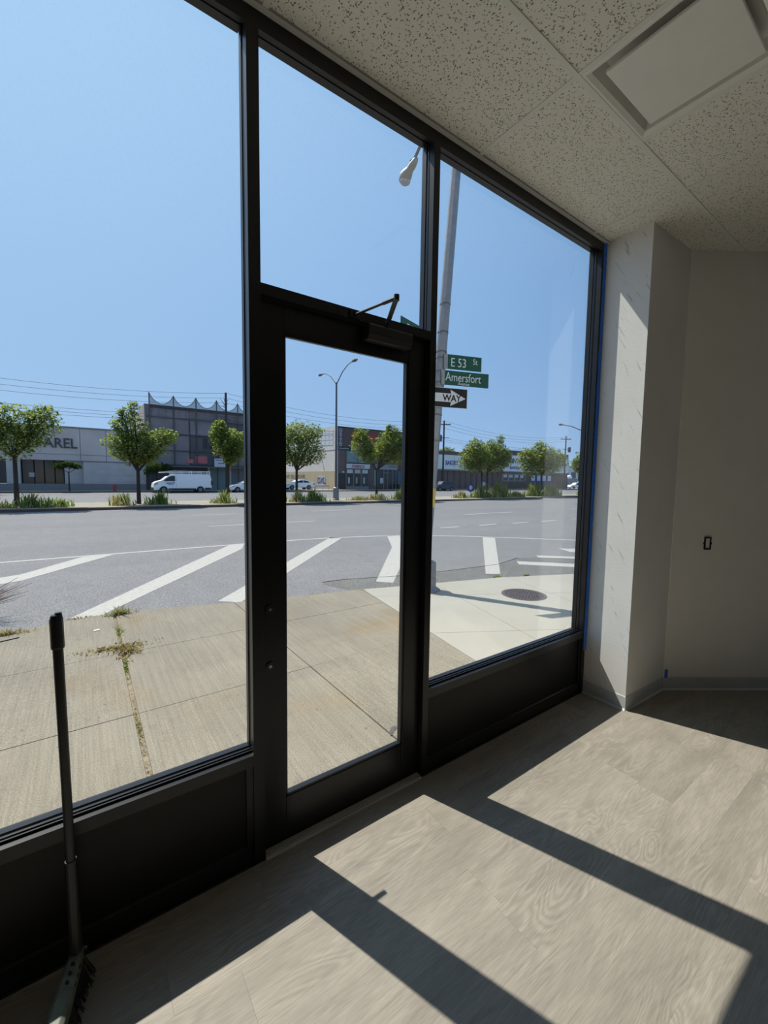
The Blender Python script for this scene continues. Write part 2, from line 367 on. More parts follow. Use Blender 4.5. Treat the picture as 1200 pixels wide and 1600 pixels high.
M_teal = mat('teal window panel', (.25,.38,.40), rough=.4, noise=.2, nscale=1)
M_bluepanel = mat('blue shop panel', (.10,.17,.24), rough=.5)
M_b4 = mat('pale blue fascia', (1.15,1.2,1.15), rough=.6, noise=.03)
M_blueletter = mat('blue sign letters', (.03,.06,.42), rough=.5)
M_purple = mat('purple sign', (.16,.12,.20), rough=.6)
M_hyd = mat('hydrant red', (.5,.05,.03), rough=.5)
M_graffiti = mat('grey wall lettering', (.27,.25,.22), rough=.9)

# ------------------------------------------------------------------ measures
HC = 3.513; XL1, XL2 = .559, .608; XM1, XM2 = 1.527, 1.569; XJ, XC = 3.222, 3.269
ZS = .513; FD = .10                        # sill height, frame depth
ZT1, ZT2 = 2.459, 2.504                    # transom bar
GZ = -.03; RZ = -.08                       # pavement and road levels

# ------------------------------------------------------------------ room shell
floor = empty('floor', kind='structure', label='grey oak vinyl plank floor running along the storefront', cat='floor')
box('subfloor', M_sub, floor, -9.1, 5.4, -15, .1, -.12, -.006)
PW, PL = .184, 1.22
pm = MB().box(.0003, PL-.0002, .00015, PW-.00015, -.008, 0).mesh('plank', M_plank)
row = 0; y = -.0
rnd = random.Random(3)
while y > -3.45:
    x = -1.6 - rnd.random()*PL
    while x < 5.2:
        o = bpy.data.objects.new('plank', pm); COL.objects.link(o); o.parent = floor; o.location = (x, y-PW, 0)
        x += PL
    y -= PW
MB().box(-9.1, 5.4, -15, y, -.008, 0).build('floor_rear', M_plank, floor)

ceiling = empty('ceiling', kind='structure', label='suspended ceiling of fissured mineral tiles in a white grid', cat='ceiling')
box('ceiling_deck', M_wall, ceiling, -9.2, 5.6, -15.2, 0, HC+.12, HC+.3)
XA = 1.8465; TT = .6096; Y1 = -.581; DIFF = (XA, XA+TT, Y1-TT, Y1)
def ctile(x0, x1, y0, y1):
    g = .009
    MB().box(-(x1-x0)/2+g, (x1-x0)/2-g, -(y1-y0)/2+g, (y1-y0)/2-g, 0, .015).build('ceiling_tile', M_tile, ceiling, loc=((x0+x1)/2, (y0+y1)/2, HC+.004))
def tee(x0, x1, y0, y1, dz=0): box('grid_tee', M_tee, ceiling, x0, x1, y0, y1, HC+dz, HC+.02)
x = XA - 4*2*TT
xs2 = [XA + 2*TT*i for i in range(-9, 4)]
for a, b in zip(xs2[:-1], xs2[1:]): ctile(max(a,-9.0), min(b,5.3), Y1, -.022)
yrows = [Y1 - TT*i for i in range(0, 25)]
for r, (yt, yb) in enumerate(zip(yrows[:-1], yrows[1:])):
    for a, b in zip(xs2[:-1], xs2[1:]):
        if r == 0 and abs(a-XA) < .01: ctile(XA+TT, b, yb, yt); continue
        ctile(max(a,-9.0), min(b,5.3), yb, yt)
for yt in yrows: tee(-9.1, 5.3, yt-.012, yt+.012)
for xx in xs2: tee(xx-.012, xx+.012, -15.1, -.02, .0008)
tee(XA+TT-.012, XA+TT+.012, Y1-TT, Y1, .0008)
box('wall_angle', M_tee, ceiling, -9.1, XC, -.024, 0, HC-.002, HC+.028)

wall_front = empty('wall_front', kind='structure', label='black aluminium storefront framing with the parapet above it', cat='wall')
box('parapet', M_wall, wall_front, -9.3, 5.6, 0, FD, HC+.001, HC+1.4)
box('side_wall', M_wall, wall_front, -9.3, -1.95, 0, FD, -.1, HC)
box('end_wall', M_wall, wall_front, XC, 5.6, 0.0, FD, -.1, HC)
def mullion(x0, x1, z0, z1, name='mullion'):
    g = .006
    p = [(x0,0),(x1,0),(x1,.034),(x1-g*.6,.034),(x1-g*.6,.040),(x1,.040),(x1,.044),(x1-g,.044),(x1-g,.064),(x1,.064),(x1,FD-.012),(x1-.003,FD-.012),(x1-.003,FD),
         (x0+.003,FD),(x0+.003,FD-.012),(x0,FD-.012),(x0,.064),(x0+g,.064),(x0+g,.044),(x0,.044),(x0,.040),(x0+g*.6,.040),(x0+g*.6,.034),(x0,.034)]
    return MB().prism(p, z0, z1).build(name, M_black, wall_front)
mullion(XL1, XL2, 0, HC); mullion(XM1, XM2, 0, HC); mullion(XJ, XC-.002, 0, HC, 'jamb'); mullion(-1.95, -1.90, 0, HC, 'jamb')
def head(x0, x1):
    # stepped head: interior lip, glazing groove, exterior stop
    MB().extr([(0,HC),(0,3.447),(.018,3.447),(.018,3.462),(.034,3.462),(.034,3.477),(.045,3.477),(.045,3.483),(.064,3.483),(.064,3.479),(FD,3.479),(FD,HC)], 'x', x0, x1).build('head_bar', M_black, wall_front)
head(-1.90, XL1); head(XL2, XM1); head(XM2, XJ)
MB().extr([(0,ZT1),(0,ZT2),(.044,ZT2),(.044,ZT2-.006),(.064,ZT2-.006),(.064,ZT2),(FD,ZT2),(FD,ZT1)], 'x', XL2, XM1).build('transom_bar', M_black, wall_front)

def lite(name, x0, x1, z0, z1, label):
    w = empty(name, kind='structure', label=label, cat='window')
    box('glass_pane', M_glass, w, x0-.004, x1+.004, .052, .058, z0-.004, z1+.004)
    return w
def sill_and_panel(w, x0, x1):
    MB().extr([(0,ZS-.05),(0,ZS),(.026,ZS+.001),(.026,ZS+.010),(.032,ZS+.010),(.032,ZS+.004),(.038,ZS+.004),(.038,ZS+.013),(.044,ZS+.013),(.044,ZS+.005),(.064,ZS+.005),(.064,ZS+.012),(FD,ZS+.008),(FD,ZS-.05)], 'x', x0, x1).build('sill_bar', M_black, w)
    box('base_panel', M_blackpanel, w, x0, x1, .018, .05, .09, ZS-.05)
    MB().extr([(0.012,0),(0.012,.085),(.018,.092),(.06,.092),(.06,0)], 'x', x0, x1).build('bottom_rail', M_black, w)
    box('panel_edge', M_black, w, x1-.03, x1, .008, .05, .092, ZS-.05)
w1 = lite('window_1', -1.90, XL1, ZS+.005, 3.483, 'large left storefront window behind the broom, black sill and base panel')
sill_and_panel(w1, -1.90, XL1)
w2 = lite('window_2', XL2, XM1, ZT2-.002, 3.483, 'transom window above the glass door')
w3 = lite('window_3', XM2, XJ, ZS+.005, 3.483, 'right storefront window beside the white column')
sill_and_panel(w3, XM2, XJ)

# door: leaf set back in the frame
door = empty('door_1', (0, 0, 0), kind='structure', label='black aluminium glass door with a closer on its top rail', cat='door')
DY0, DY1 = .036, .084; DX0, DX1 = XL2+.004, XM1-.004; SX0, SX1 = .722, 1.411; DZ0, DZ1 = .225, 2.335
box('stile', M_black, door, DX0, SX0, DY0, DY1, .012, ZT1-.004, bevel=.002)
box('stile', M_black, door, SX1, DX1, DY0, DY1, .012, ZT1-.004, bevel=.002)
box('top_rail', M_black, door, SX0, SX1, DY0, DY1, DZ1, ZT1-.004, bevel=.002)
box('bottom_rail', M_black, door, SX0, SX1, DY0, DY1, .012, DZ0, bevel=.002)
box('glass_pane', M_glass, door, SX0-.002, SX1+.002, .058, .064, DZ0-.002, DZ1+.002)
gb = MB()
gb.box(SX0, SX0+.008, DY0+.004, .057, DZ0, DZ1); gb.box(SX1-.012, SX1, DY0+.004, .057, DZ0, DZ1)
gb.box(SX0, SX1, DY0+.004, .057, DZ0, DZ0+.012); gb.box(SX0, SX1, DY0+.004, .057, DZ1-.010, DZ1)
gb.build('glazing_bead', M_black, door)
def cyl_y(c, r, y0, y1, n=20):
    m = MB(); m.tube([(c[0],y0,c[1]),(c[0],y1,c[1])], r, n); return m
for z in (1.137, .878):
    k = cyl_y((.648, z), .019, DY0-.006, DY0+.002).build('lock_cylinder', M_plasticblack, door)
    cyl_y((.6475, z), .0075, DY0-.009, DY0-.004, 12).build('lock_core', M_chrome, k)
box('latch_plate', M_plasticblack, door, DX0-.002, DX0+.012, DY0-.0015, DY0+.002, .80, .93)
lv = MB(); lv.tube([(.665,DY1-.002,.905),(.665,DY1+.048,.905),(.675,DY1+.055,.905),(.755,DY1+.052,.900)], [.014,.012,.012,.010], 10); lv.build('lever_handle', M_plasticblack, door)
cl = empty('door_closer', label='dark bronze door closer with folded arm'); cl.parent = door; del cl['label']
MB().extr([(.022,2.376),(.022,2.449),(-.034,2.449),(-.040,2.440),(-.040,2.405),(-.022,2.376)], 'x', 1.112, 1.374).build('closer_body', M_closer, cl, bevel=.003)
a = MB(); a.tube([(1.226,-.022,2.449),(1.226,-.022,2.476)], .011, 10); a.build('spindle', M_closer, cl)
P0, P1, P2 = Vector((1.226,-.022,2.468)), Vector((1.095,-.268,2.478)), Vector((1.05,-.012,2.476))
def flatbar(p, q, w, h):
    d = (q-p).normalized(); u = Vector((0,0,1)).cross(d).normalized()*w/2; n = Vector((0,0,h/2))
    m = MB(); m.add([p-u-n, p+u-n, q+u-n, q-u-n, p-u+n, p+u+n, q+u+n, q-u+n], [(0,3,2,1),(4,5,6,7),(0,1,5,4),(1,2,6,5),(2,3,7,6),(3,0,4,7)]); return m
flatbar(P0-(P1-P0)*.04, P1+(P1-P0)*.03, .022, .008).build('closer_arm', M_closer, cl, bevel=.002)
fa = MB(); q = P1+(P2-P1)*.3
fa.tube([P1, q], .0085, 10); fa.tube([q, P2], .0062, 10); fa.tube([P1-Vector((0,0,.012)), P1+Vector((0,0,.012))], .012, 10); fa.build('closer_forearm', M_closer, cl)
sh = MB(); sh.box(1.025, 1.075, -.010, .0, 2.464, 2.492); sh.tube([(1.05,-.012,2.466),(1.05,-.012,2.49)], .008, 8); sh.build('arm_shoe', M_closer, cl)
th = empty('trim_1', kind='structure', label='ribbed aluminium threshold under the glass door', cat='threshold')
MB().extr([(-.010,0),(-.008,.006),(.001,.009),(.001,.002),(.005,.002),(.005,.010),(.013,.0105),(.013,.002),(.017,.002),(.017,.011),(.026,.0115),(.026,.003),(.030,.003),(.030,.012),(FD,.012),(FD,-.02),(-.010,-.02)], 'x', XL2+.001, XM1-.001).build('threshold_plate', M_alum, th)

# right side: column, angled wall
wall_right = empty('wall_right', kind='structure', label='white corner pier and angled wall right of the storefront', cat='wall')
DCY = -.329; XC2 = 3.88; YC2 = -.356
ang = Vector((.727,-.498)).normalized(); E1 = (XC2+ang.x*1.35, YC2+ang.y*1.35)
MB().prism([(XC,0),(XC,DCY),(XC2,DCY-.02),(XC2,0)], 0, HC+.1).build('corner_pier', M_col, wall_right)
MB().prism([(XC2,YC2+.25),(XC2,YC2),E1,(E1[0]+.1,E1[1]+.3)], 0, HC+.1).build('angled_wall', M_wall, wall_right)
MB().prism([E1,(E1[0],-15.1),(E1[0]+.2,-15.1),(E1[0]+.2,E1[1])], 0, HC+.1).build('long_wall', M_wall, wall_right)
box('wall_left', M_wall, None, -9.3, -9.1, -15.1, 0, -.1, HC+.1, kind='structure', label='white left wall of the shop, out of view', cat='wall')
box('wall_back', M_wall, None, -9.3, 5.6, -15.3, -15.1, -.1, HC+.1, kind='structure', label='white back wall of the shop, out of view', cat='wall')
def baseboard(name, p, q, label):
    p = Vector((*p,0)); q = Vector((*q,0)); d = (q-p).normalized(); n = Vector((d.y,-d.x,0))
    prof = [(0,0),(.018,0),(.014,.004),(.006,.012),(.0045,.1),(.003,.104),(0,.104)]
    m = MB(); k = len(prof); m.add([p+n*a+Vector((0,0,b)) for a,b in prof]+[q+n*a+Vector((0,0,b)) for a,b in prof], [tuple(range(k)), tuple(range(2*k-1,k-1,-1))]+[(i,k+i,k+(i+1)%k,(i+1)%k) for i in range(k)])
    return tag(m.build(name, M_base), label, 'baseboard', None, 'structure')
baseboard('baseboard_left', (XC,0), (XC,DCY-.004), 'pale grey cove base along the sunlit side of the pier')
baseboard('baseboard_front', (XC-.004,DCY), (XC2,DCY-.02), 'pale grey cove base along the shaded front of the pier')
baseboard('baseboard_right', (XC2,YC2), E1, 'pale grey cove base along the angled wall')

# tape
tp = MB(); n = 24; rr = random.Random(2)
for i in range(n):
    z0 = .36+(HC-.36)*i/n; z1 = .36+(HC-.36)*(i+1)/n; xa = 3.2425+rr.random()*.002; xb = XC-.0015-rr.random()*.004
    tp.add([(xa,-.0006,z0),(xb,-.013,z0),(xb,-.013,z1),(xa,-.0006,z1),(xa,-.0002,z0),(xb,-.011,z0),(xb,-.011,z1),(xa,-.0002,z1)], [(0,1,2,3),(7,6,5,4),(0,4,5,1),(1,5,6,2),(2,6,7,3),(3,7,4,0)])
tag(tp.build('masking_tape', M_tape), 'long strip of blue masking tape up the edge of the white pier beside the window', 'tape')
mt = Matrix.Rotation(math.atan2(ang.y, ang.x), 4, 'Z')
t2 = MB().box(-.001,.022,-.0035,-.0005,0,.072).xform(Matrix.Translation((XC2+.004,YC2-.004,.098)) @ mt)
tag(t2.build('tape_scrap', M_tape), 'small scrap of blue masking tape in the wall corner above the baseboard', 'tape')
# switch box without its plate
wx = 4.113; t = (wx-XC2)/ang.x; wy = YC2+ang.y*t
sb = empty('switch_box', (wx, wy, 1.182), math.atan2(ang.y, ang.x), label='open dark switch box without cover plate in the angled wall', cat='outlet')
f = MB(); a_, b_, d_ = .026, .052, .012
f.box(-a_,-a_+.007,-d_,.0,.0,2*b_); f.box(a_-.007,a_,-d_,0,0,2*b_); f.box(-a_,a_,-d_,0,0,.012); f.box(-a_,a_,-d_,0,2*b_-.010,2*b_)
f.build('box_frame', M_plasticblack, sb)
for s in (-1,1): box('mounting_ear', M_plasticblack, sb, s*a_-.005, s*a_+.005, -d_, 0, b_-.008, b_+.008)
box('blank_insert', M_wall, sb, -a_+.007, a_-.007, -.004, 0, .012, 2*b_-.010)

# ceiling diffuser
df = empty('air_diffuser', ((DIFF[0]+DIFF[1])/2, (DIFF[2]+DIFF[3])/2, HC), label='square white plaque air diffuser set in the ceiling grid', cat='air vent')
fr = MB(); h = TT/2-.012; k = .225
def ring(h0, z0, h1, z1):
    fr.add([(-h0,-h0,z0),(h0,-h0,z0),(h0,h0,z0),(-h0,h0,z0),(-h1,-h1,z1),(h1,-h1,z1),(h1,h1,z1),(-h1,h1,z1)], [(0,1,5,4),(1,2,6,5),(2,3,7,6),(3,0,4,7)])
ring(h+.006,.003,h-.012,.004); ring(h-.012,.004,h-.03,.012); ring(h-.03,.012,h-.055,.075); ring(h-.055,.075,.12,.095)
fr.add([(-.12,-.12,.095),(.12,-.12,.095),(.12,.12,.095),(-.12,.12,.095)],[(0,1,2,3)])
o = fr.build('diffuser_frame', M_diff, df); so_ = o.modifiers.new('solid','SOLIDIFY'); so_.thickness = .002
pq = MB().box(-k+.003,k-.003,-k+.003,k-.003,-.002,.014).build('plaque', M_diff, df, bevel=.004)
pq.location = (.0,-.0,0)
for sx in (-1,1):
    for sy in (-1,1): box('hanger', M_diff, df, sx*.1-.006, sx*.1+.006, sy*.1-.006, sy*.1+.006, .014, .095)

# broom leaning on the window
br = empty('broom', (-.075,-.1,0), label='black broom leaning upright against the left window sill', cat='broom')
TOP = Vector((-.087,-.062,1.275)) - br.location; BOT = Vector((-.074,-.1,.10)) - br.location
ax = (TOP-BOT)
m = MB(); m.tube([BOT+ax*.03, BOT+ax*.30, BOT+ax*.30, BOT+ax*.92], [.0185,.0165,.0135,.0145], 14); m.build('handle', M_plasticblack, br)
m = MB(); m.tube([BOT+ax*.905, BOT+ax*.91, BOT+ax*.985, BOT+ax*.997], [.0175,.0185,.0185,.014], 14)
m.tube([BOT+ax*.985+Vector((.006,0,0)), BOT+ax*1.003+Vector((.006,0,0))], [.012,.009], 10); m.build('grip', M_plasticblack, br)
hd = Vector((-.30,-.95,0)).normalized(); sd = Vector((hd.y,-hd.x,0))
def bl(u, s_, z): return hd*u + sd*s_ + Vector((0,0,z))
cap = MB()
sec = [(-.02,.135,.016),(.03,.132,.022),(.12,.110,.026),(.24,.086,.027),(.33,.075,.024)]
vs = []
for u,zt,w in sec: vs += [bl(u,-w,zt-.045), bl(u,-w,zt-.008), bl(u,-w*.55,zt), bl(u,w*.55,zt), bl(u,w,zt-.008), bl(u,w,zt-.045)]
fs = [tuple(range(6)), tuple(range(29,23,-1))]
for i in range(4):
    for k_ in range(6): fs.append((i*6+k_, i*6+(k_+1)%6, i*6+6+(k_+1)%6, i*6+6+k_))
cap.add(vs, fs); cp = cap.build('head_cap', M_broomcap, br, bevel=.003)
for i in range(3):
    u = .035+.022*i; MB().add([bl(u,-.027,.118-i*.006),bl(u+.008,-.027,.117-i*.006),bl(u+.008,.0,.137-i*.006),bl(u,.0,.138-i*.006),bl(u,-.020,.10),bl(u+.008,-.020,.10),bl(u+.008,.0,.12-i*.006),bl(u,.0,.12-i*.006)],[(0,1,2,3),(7,6,5,4),(0,3,7,4),(1,5,6,2),(0,4,5,1),(2,6,7,3)]).build('cap_rib', M_plasticblack, cp)
bs = MB(); rr = random.Random(5)
for i in range(900):
    u = -.015+.345*rr.random(); w = (rr.random()*2-1)*.020; zt = .135-.06*max(0,u)/.33-.04
    uu = u + (u-.15)*.12 + rr.gauss(0,.006); ww = w*2.3 + rr.gauss(0,.004)
    p = bl(u,w,zt); q = bl(uu,ww,.001+rr.random()*.01); t_ = sd*.0012+hd*.0008
    bs.add([p-t_, p+t_, q+t_, q-t_], [(0,1,2,3)])
tag(bs.build('bristles', M_bristle, br), kind='stuff')
MB().tube([BOT+Vector((.022,0,.03)), BOT+Vector((.030,-.004,.03))], .006, 8).build('clamp_screw', M_chrome, br)

# ------------------------------------------------------------------ pavement, street
ROADK = (1.7155-RZ)/1.7655
def RD(x, y): return (x*ROADK, (y+1.7237)*ROADK-1.7237)
street = empty('street', kind='structure', label='wide asphalt street with white painted markings', cat='street')
MB().box(-120, 330, -3, 60, RZ-.3, RZ).build('asphalt', M_asph, street)
curb_edge = [(-9,3.6),(-3,3.95),(-1.6,4.05),(-.8,4.28),(-.19,4.5),(.34,4.5),(1.0,4.34),(1.77,4.12),(2.34,3.98),(2.9,3.9),(3.54,3.76),(4.16,3.6),(4.92,3.41),(6.07,3.12),(7.43,2.58),(9.0,1.9)]
# lower asphalt strip beside the curb
pa = [RD(3.62,3.8),RD(4.16,3.63),RD(4.92,3.44),RD(6.07,3.15),RD(7.43,2.61),RD(9.2,1.8),RD(10.5,2.4),RD(8.4,4.05),RD(8.067,4.2),RD(7.11,3.98),RD(5.73,4.09),RD(4.668,4.25),RD(3.63,4.56),RD(3.2,4.5),RD(3.4,3.84)]
MB().prism([(x,y) for x,y in pa], RZ-.01, RZ+.003).build('asphalt_patch', M_asphpatch, street)
seam = [RD(*p) for p in [(3.25,4.58),(3.63,4.56),(4.668,4.25),(5.73,4.09),(7.11,3.98),(8.067,4.22)]]
sm = MB()
sm.tube([(x,y,RZ-.007) for x,y in seam], .015, 8); sm.build('asphalt_seam', M_signblack, street)
def mark(name, pts): MB().prism([RD(*p) for p in pts], RZ-.004, RZ+.004).build(name, M_paint, street)
def strip(pts, w):                          # polyline to ribbon polygon
    L = []; Rr = []
    for i, p in enumerate(pts):
        a = Vector(pts[max(0,i-1)]); b = Vector(pts[min(len(pts)-1,i+1)]); d = (b-a).normalized(); nn = Vector((-d.y,d.x))*w/2
        L.append(Vector(p)+nn); Rr.append(Vector(p)-nn)
    return [tuple(v) for v in Rr+L[::-1]]
mark('edge_line', strip([(-40,9.45),(-1.4,9.45),(3.3,9.42),(5.2,9.36),(6.3,9.2),(7.2,8.95),(8.13,8.6),(9.0,8.1),(10.3,7.02),(12.02,5.2),(15,1.5)], .13))
mark('gore_stripe', [(-1.9,6.85),(-.9,7.35),(.5,9.36),(-.08,9.36),(-.95,7.95),(-2.4,7.1)])
mark('gore_stripe', [(-.2,4.62),(.06,4.46),(3.13,8.65),(3.4,9.36),(3.0,9.36)])
mark('gore_stripe', [(1.5,4.40),(1.74,4.15),(2.97,5.5),(6.3,9.18),(5.94,9.32),(3.35,6.45)])
mark('gore_stripe', [(4.05,4.13),(4.25,3.9),(6.75,6.55),(8.0,8.58),(7.66,8.76),(6.5,6.95)])
mark('gore_stripe', [(6.15,3.5),(6.39,3.35),(10.48,6.86),(10.18,7.1)])
mark('crosswalk_bar', [(10.19,4.5),(9.93,4.0),(12.4,2.2),(12.7,2.6)])
mark('crosswalk_bar', [(8.75,4.19),(8.55,3.99),(9.1,3.5),(10.6,2.0),(10.9,2.4),(9.33,3.64)])
mark('crosswalk_bar', [(7.73,3.99),(7.47,3.73),(8.2,2.97),(9.2,2.0),(9.5,2.3),(8.52,3.17)])
for a, b, yy, w in [(4.0,5.95,19.0,.13),(3.6,7.75,14.05,.13),(10.0,12.5,18.9,.13),(16.1,20.0,13.46,.15),(10.7,11.65,9.55,.15),(12.7,13.7,9.46,.15),(14.55,15.65,9.32,.15),(16.5,17.6,9.22,.15),(19,20,9.2,.15),(26,30,13.4,.15),(34,40,19,.15)]:
    mark('lane_dash', [(a,yy-w/2),(b,yy-w/2),(b,yy+w/2),(a,yy+w/2)])
for a, b, yy in [(9.5,13.5,36),(19.5,23,36),(30,33.5,37.5)]: mark('lane_dash', [(a,yy-.1),(b,yy-.1),(b,yy+.1),(a,yy+.1)])

pave = empty('sidewalk', kind='structure', label='old beige concrete pavement slabs outside the shop, weedy joint', cat='sidewalk')
MB().prism([(-9,.1),(9,.1)]+[(x,y-.02) for x,y in reversed(curb_edge)], RZ-.2, GZ-.02).build('slab_bed', M_soil, pave)
def clip(poly, a, b, c):                    # keep a*x+b*y<=c
    out = []
    for i, p in enumerate(poly):
        q = poly[(i+1)%len(poly)]; dp = a*p[0]+b*p[1]-c; dq = a*q[0]+b*q[1]-c
        if dp <= 0: out.append(p)
        if dp*dq < 0:
            t = dp/(dp-dq); out.append((p[0]+(q[0]-p[0])*t, p[1]+(q[1]-p[1])*t))
    return out
def cell(poly, x0, x1, y0, y1):
    for a,b,c in ((1,0,x1),(-1,0,-x0),(0,1,y1),(0,-1,-y0)):
        poly = clip(poly, a, b, c)
        if len(poly) < 3: return None
    return poly
BR0, BR1 = Vector((2.88,.1)), Vector((3.54,3.78)); bd = (BR1-BR0).normalized()
old = [(-9,.1),(2.88,.1)]+[tuple(BR1)]+[(x,y) for x,y in reversed(curb_edge) if x < 3.5]
xj = [-9,-6.7,-5.3,-3.85,-2.46,-1.09,.255,1.655,4.0]; yj = [.1,1.725,3.02,5]
for i in range(len(xj)-1):
    for j in range(3):
        gl = .018 if abs(xj[i]-.255) < .01 else .0035; gr = .018 if abs(xj[i+1]-.255) < .01 else .0035
        c = cell(old, xj[i]+gl, xj[i+1]-gr, yj[j]+.003, yj[j+1]-.003)
        if c:
            dz = rnd.uniform(-.002,.002); MB().prism(c, GZ-.1, GZ+dz).build('slab', M_conc, pave)
new = empty('sidewalk', kind='structure', label='newer pale concrete corner pavement around the street sign pole', cat='sidewalk')
reg = [(2.885,.1),(9,.1),(9,1.9),(7.43,2.58),(6.07,3.12),(4.92,3.41),(4.16,3.6),(3.55,3.77)]
U = Vector((.875,-.485)).normalized(); V = Vector((.29,.957)).normalized(); nU = Vector((-U.y,U.x)); nV = Vector((V.y,-V.x))
cu = [nU.dot(Vector(p)) for p in ((3.9,1.33),(5.2,2.38))]; cu = [-9, cu[0]-1.3, cu[0], cu[1], 99]
v0 = nV.dot(Vector((4.5,2.55))); cv = [-9, v0-1.32, v0, v0+1.5, v0+3.0, v0+4.5, 99]
for i in range(len(cu)-1):
    for j in range(len(cv)-1):
        p = reg
        for a,b,c in ((nU.x,nU.y,cu[i+1]-.003),(-nU.x,-nU.y,-cu[i]-.003),(nV.x,nV.y,cv[j+1]-.003),(-nV.x,-nV.y,-cv[j]-.003)):
            p = clip(p, a, b, c)
            if len(p) < 3: break
        if len(p) >= 3: MB().prism(p, GZ-.1, GZ+.001).build('slab', M_concnew, new)
# curb nosing
MB().prism(curb_edge[10:]+[(x,y-.12) for x,y in reversed(curb_edge[10:])], RZ-.1, GZ-.002).build('curb_stone', M_concnew, new)

mh = empty('manhole_cover', (5.47,2.16,GZ), label='round cast iron manhole cover in the pale corner pavement', cat='manhole cover')
m = MB(); m.lathe([(.335,-.02),(.335,.007),(.305,.008),(.300,.004),(.0,.004)], (0,0,0), 40); m.build('cover_plate', M_iron, mh)
lug = MB()
for k in range(1,8):
    nk = 6*k
    for q in range(nk):
        t_ = 2*math.pi*(q+.5*(k % 2))/nk; r_ = k*.039; x_, y_ = r_*math.cos(t_), r_*math.sin(t_)
        lug.box(x_-.010,x_+.010,y_-.010,y_+.010,.003,.010)
tag(lug.build('cover_studs', M_iron, mh), kind='stuff')

# median and far side
med = empty('median', kind='structure', label='raised concrete median with trees and weeds between the two roads', cat='median')
YM0, YM1, MZ = 24.5, 29.6, .07
box('median_slab', M_median, med, -90, 39.5, YM0+.16, YM1, RZ-.1, MZ)
box('curb_face', M_curb, med, -90, 39.6, YM0, YM0+.16, RZ-.1, MZ-.015)
box('median_slab', M_median, med, 44, 300, YM0+1.16, YM1, RZ-.1, MZ)
box('curb_face', M_curb, med, 43.9, 300, YM0+1, YM0+1.16, RZ-.1, MZ-.015)
fars = empty('far_sidewalk', kind='structure', label='concrete pavement along the shops across the street', cat='sidewalk')
box('far_slab', M_median, fars, -90, 300, 51.8, 57, RZ-.1, .06)
box('far_curb', M_curb, fars, -90, 300, 51.6, 51.8, RZ-.1, .05)
box('parking_lot', M_asph, fars, 22.5, 32.1, 57, 84, RZ-.1, .05)

# ------------------------------------------------------------------ near street pole with signs
sp = empty('street_sign_pole', (4.29,3.2,GZ), label='tall grey steel lamp pole with street signs on the pavement corner', cat='lamp post')
LX = .080
def pax(z): return Vector((LX*z, 0, z))
m = MB(); m.tube([pax(.02), pax(7.75)], [.098,.068], 8); m.build('pole', M_galv, sp)
m = MB(); m.lathe([(.235,0),(.235,.03),(.185,.05),(.17,.06),(.165,.45),(.12,.48),(.10,.48)], (.07,0,0), 8); m.build('base_skirt', M_galv, sp)
for z in (2.35,2.75,2.98,3.1,3.25,3.42,3.62,3.72,4.02,4.45): 
    m = MB(); m.tube([pax(z), pax(z+.02)], .098-.0039*z+.006, 10); m.build('band_clamp', M_galvdark, sp)
MB().tube([pax(1.32), pax(1.62)], .0965, 10).build('yellow_marker', mat('yellow sticker', (.75,.55,.08), rough=.6), sp)
m = MB(); a0 = pax(7.55); tipw = Vector((5.22,4.75,7.62)) - sp.location
m.tube([a0, a0+(tipw-a0)*.3+Vector((0,0,.25)), a0+(tipw-a0)*.65+Vector((0,0,.28)), tipw+Vector((0,0,.05))], [.035,.032,.03,.028], 8); m.build('lamp_arm', M_galv, sp)
hdv = (tipw-a0); hdv.z = -.12; hdv.normalize()
lh = MB(); pts = []
for u,r in ((-.12,.03),(-.08,.05),(.04,.07),(.16,.07),(.24,.10),(.35,.12),(.44,.10),(.48,.04)): pts.append((tipw+hdv*u, r))
lh.tube([p for p,_ in pts], [r for _,r in pts], 12); lh.build('lamp_head', M_lamp, sp, smooth=True)
lh = MB(); c_ = tipw+hdv*.34; lh.lathe([(.08,-.125),(.10,-.10),(.10,-.06)], c_, 14); lh.build('lamp_lens', M_lens, sp)
m = MB(); c_ = tipw+hdv*.10; m.lathe([(.03,.05),(.03,.12),(.0,.16)], c_, 10); m.build('photocell', M_closer, sp)
dS = Vector((.95,-.312,0)).normalized(); angS = math.atan2(dS.y, dS.x)
def sign(name, z0, z1, u0, u1, matf, rz, lab, grp=None, back=.11):
    c = pax((z0+z1)/2)+sp.location; c.z = 0
    n_ = Vector((math.sin(rz),-math.cos(rz),0))
    e = empty(name, c+n_*back+Vector((.025,0,0)), rz, label=lab, cat='sign', group=grp)
    box('sign_plate', matf, e, u0, u1, -.004, .004, z0, z1, bevel=.001)
    return e
e1 = sign('street_name_sign', 3.43, 3.65, .045, .64, M_signgreen, angS, 'green street sign reading E 53 St on the corner pole')
text('lettering', 'E 53', M_signwhite, e1, (.10,-.0055,3.47), .19, FACE, .001, .82)
text('lettering', 'St', M_signwhite, e1, (.485,-.0055,3.53), .125, FACE, .001, .85)
box('bracket', M_galv, e1, -.01, .05, -.012, .012, 3.43, 3.65)
e2 = sign('street_name_sign', 3.185, 3.405, .01, .79, M_signgreen, angS, 'green street sign reading Amersfort Avenue below the E 53 St sign')
text('lettering', 'Amersfort', M_signwhite, e2, (.035,-.0055,3.25), .185, FACE, .001, .79)
text('lettering', 'Avenue', M_signwhite, e2, (.25,-.0055,3.195), .07, FACE, .001, .95)
box('bracket', M_galv, e2, -.03, .02, -.012, .012, 3.185, 3.405)
e3 = sign('one_way_sign', 2.845, 3.135, -.475, .435, M_signblack, angS, 'black and white one way arrow sign on the corner pole')
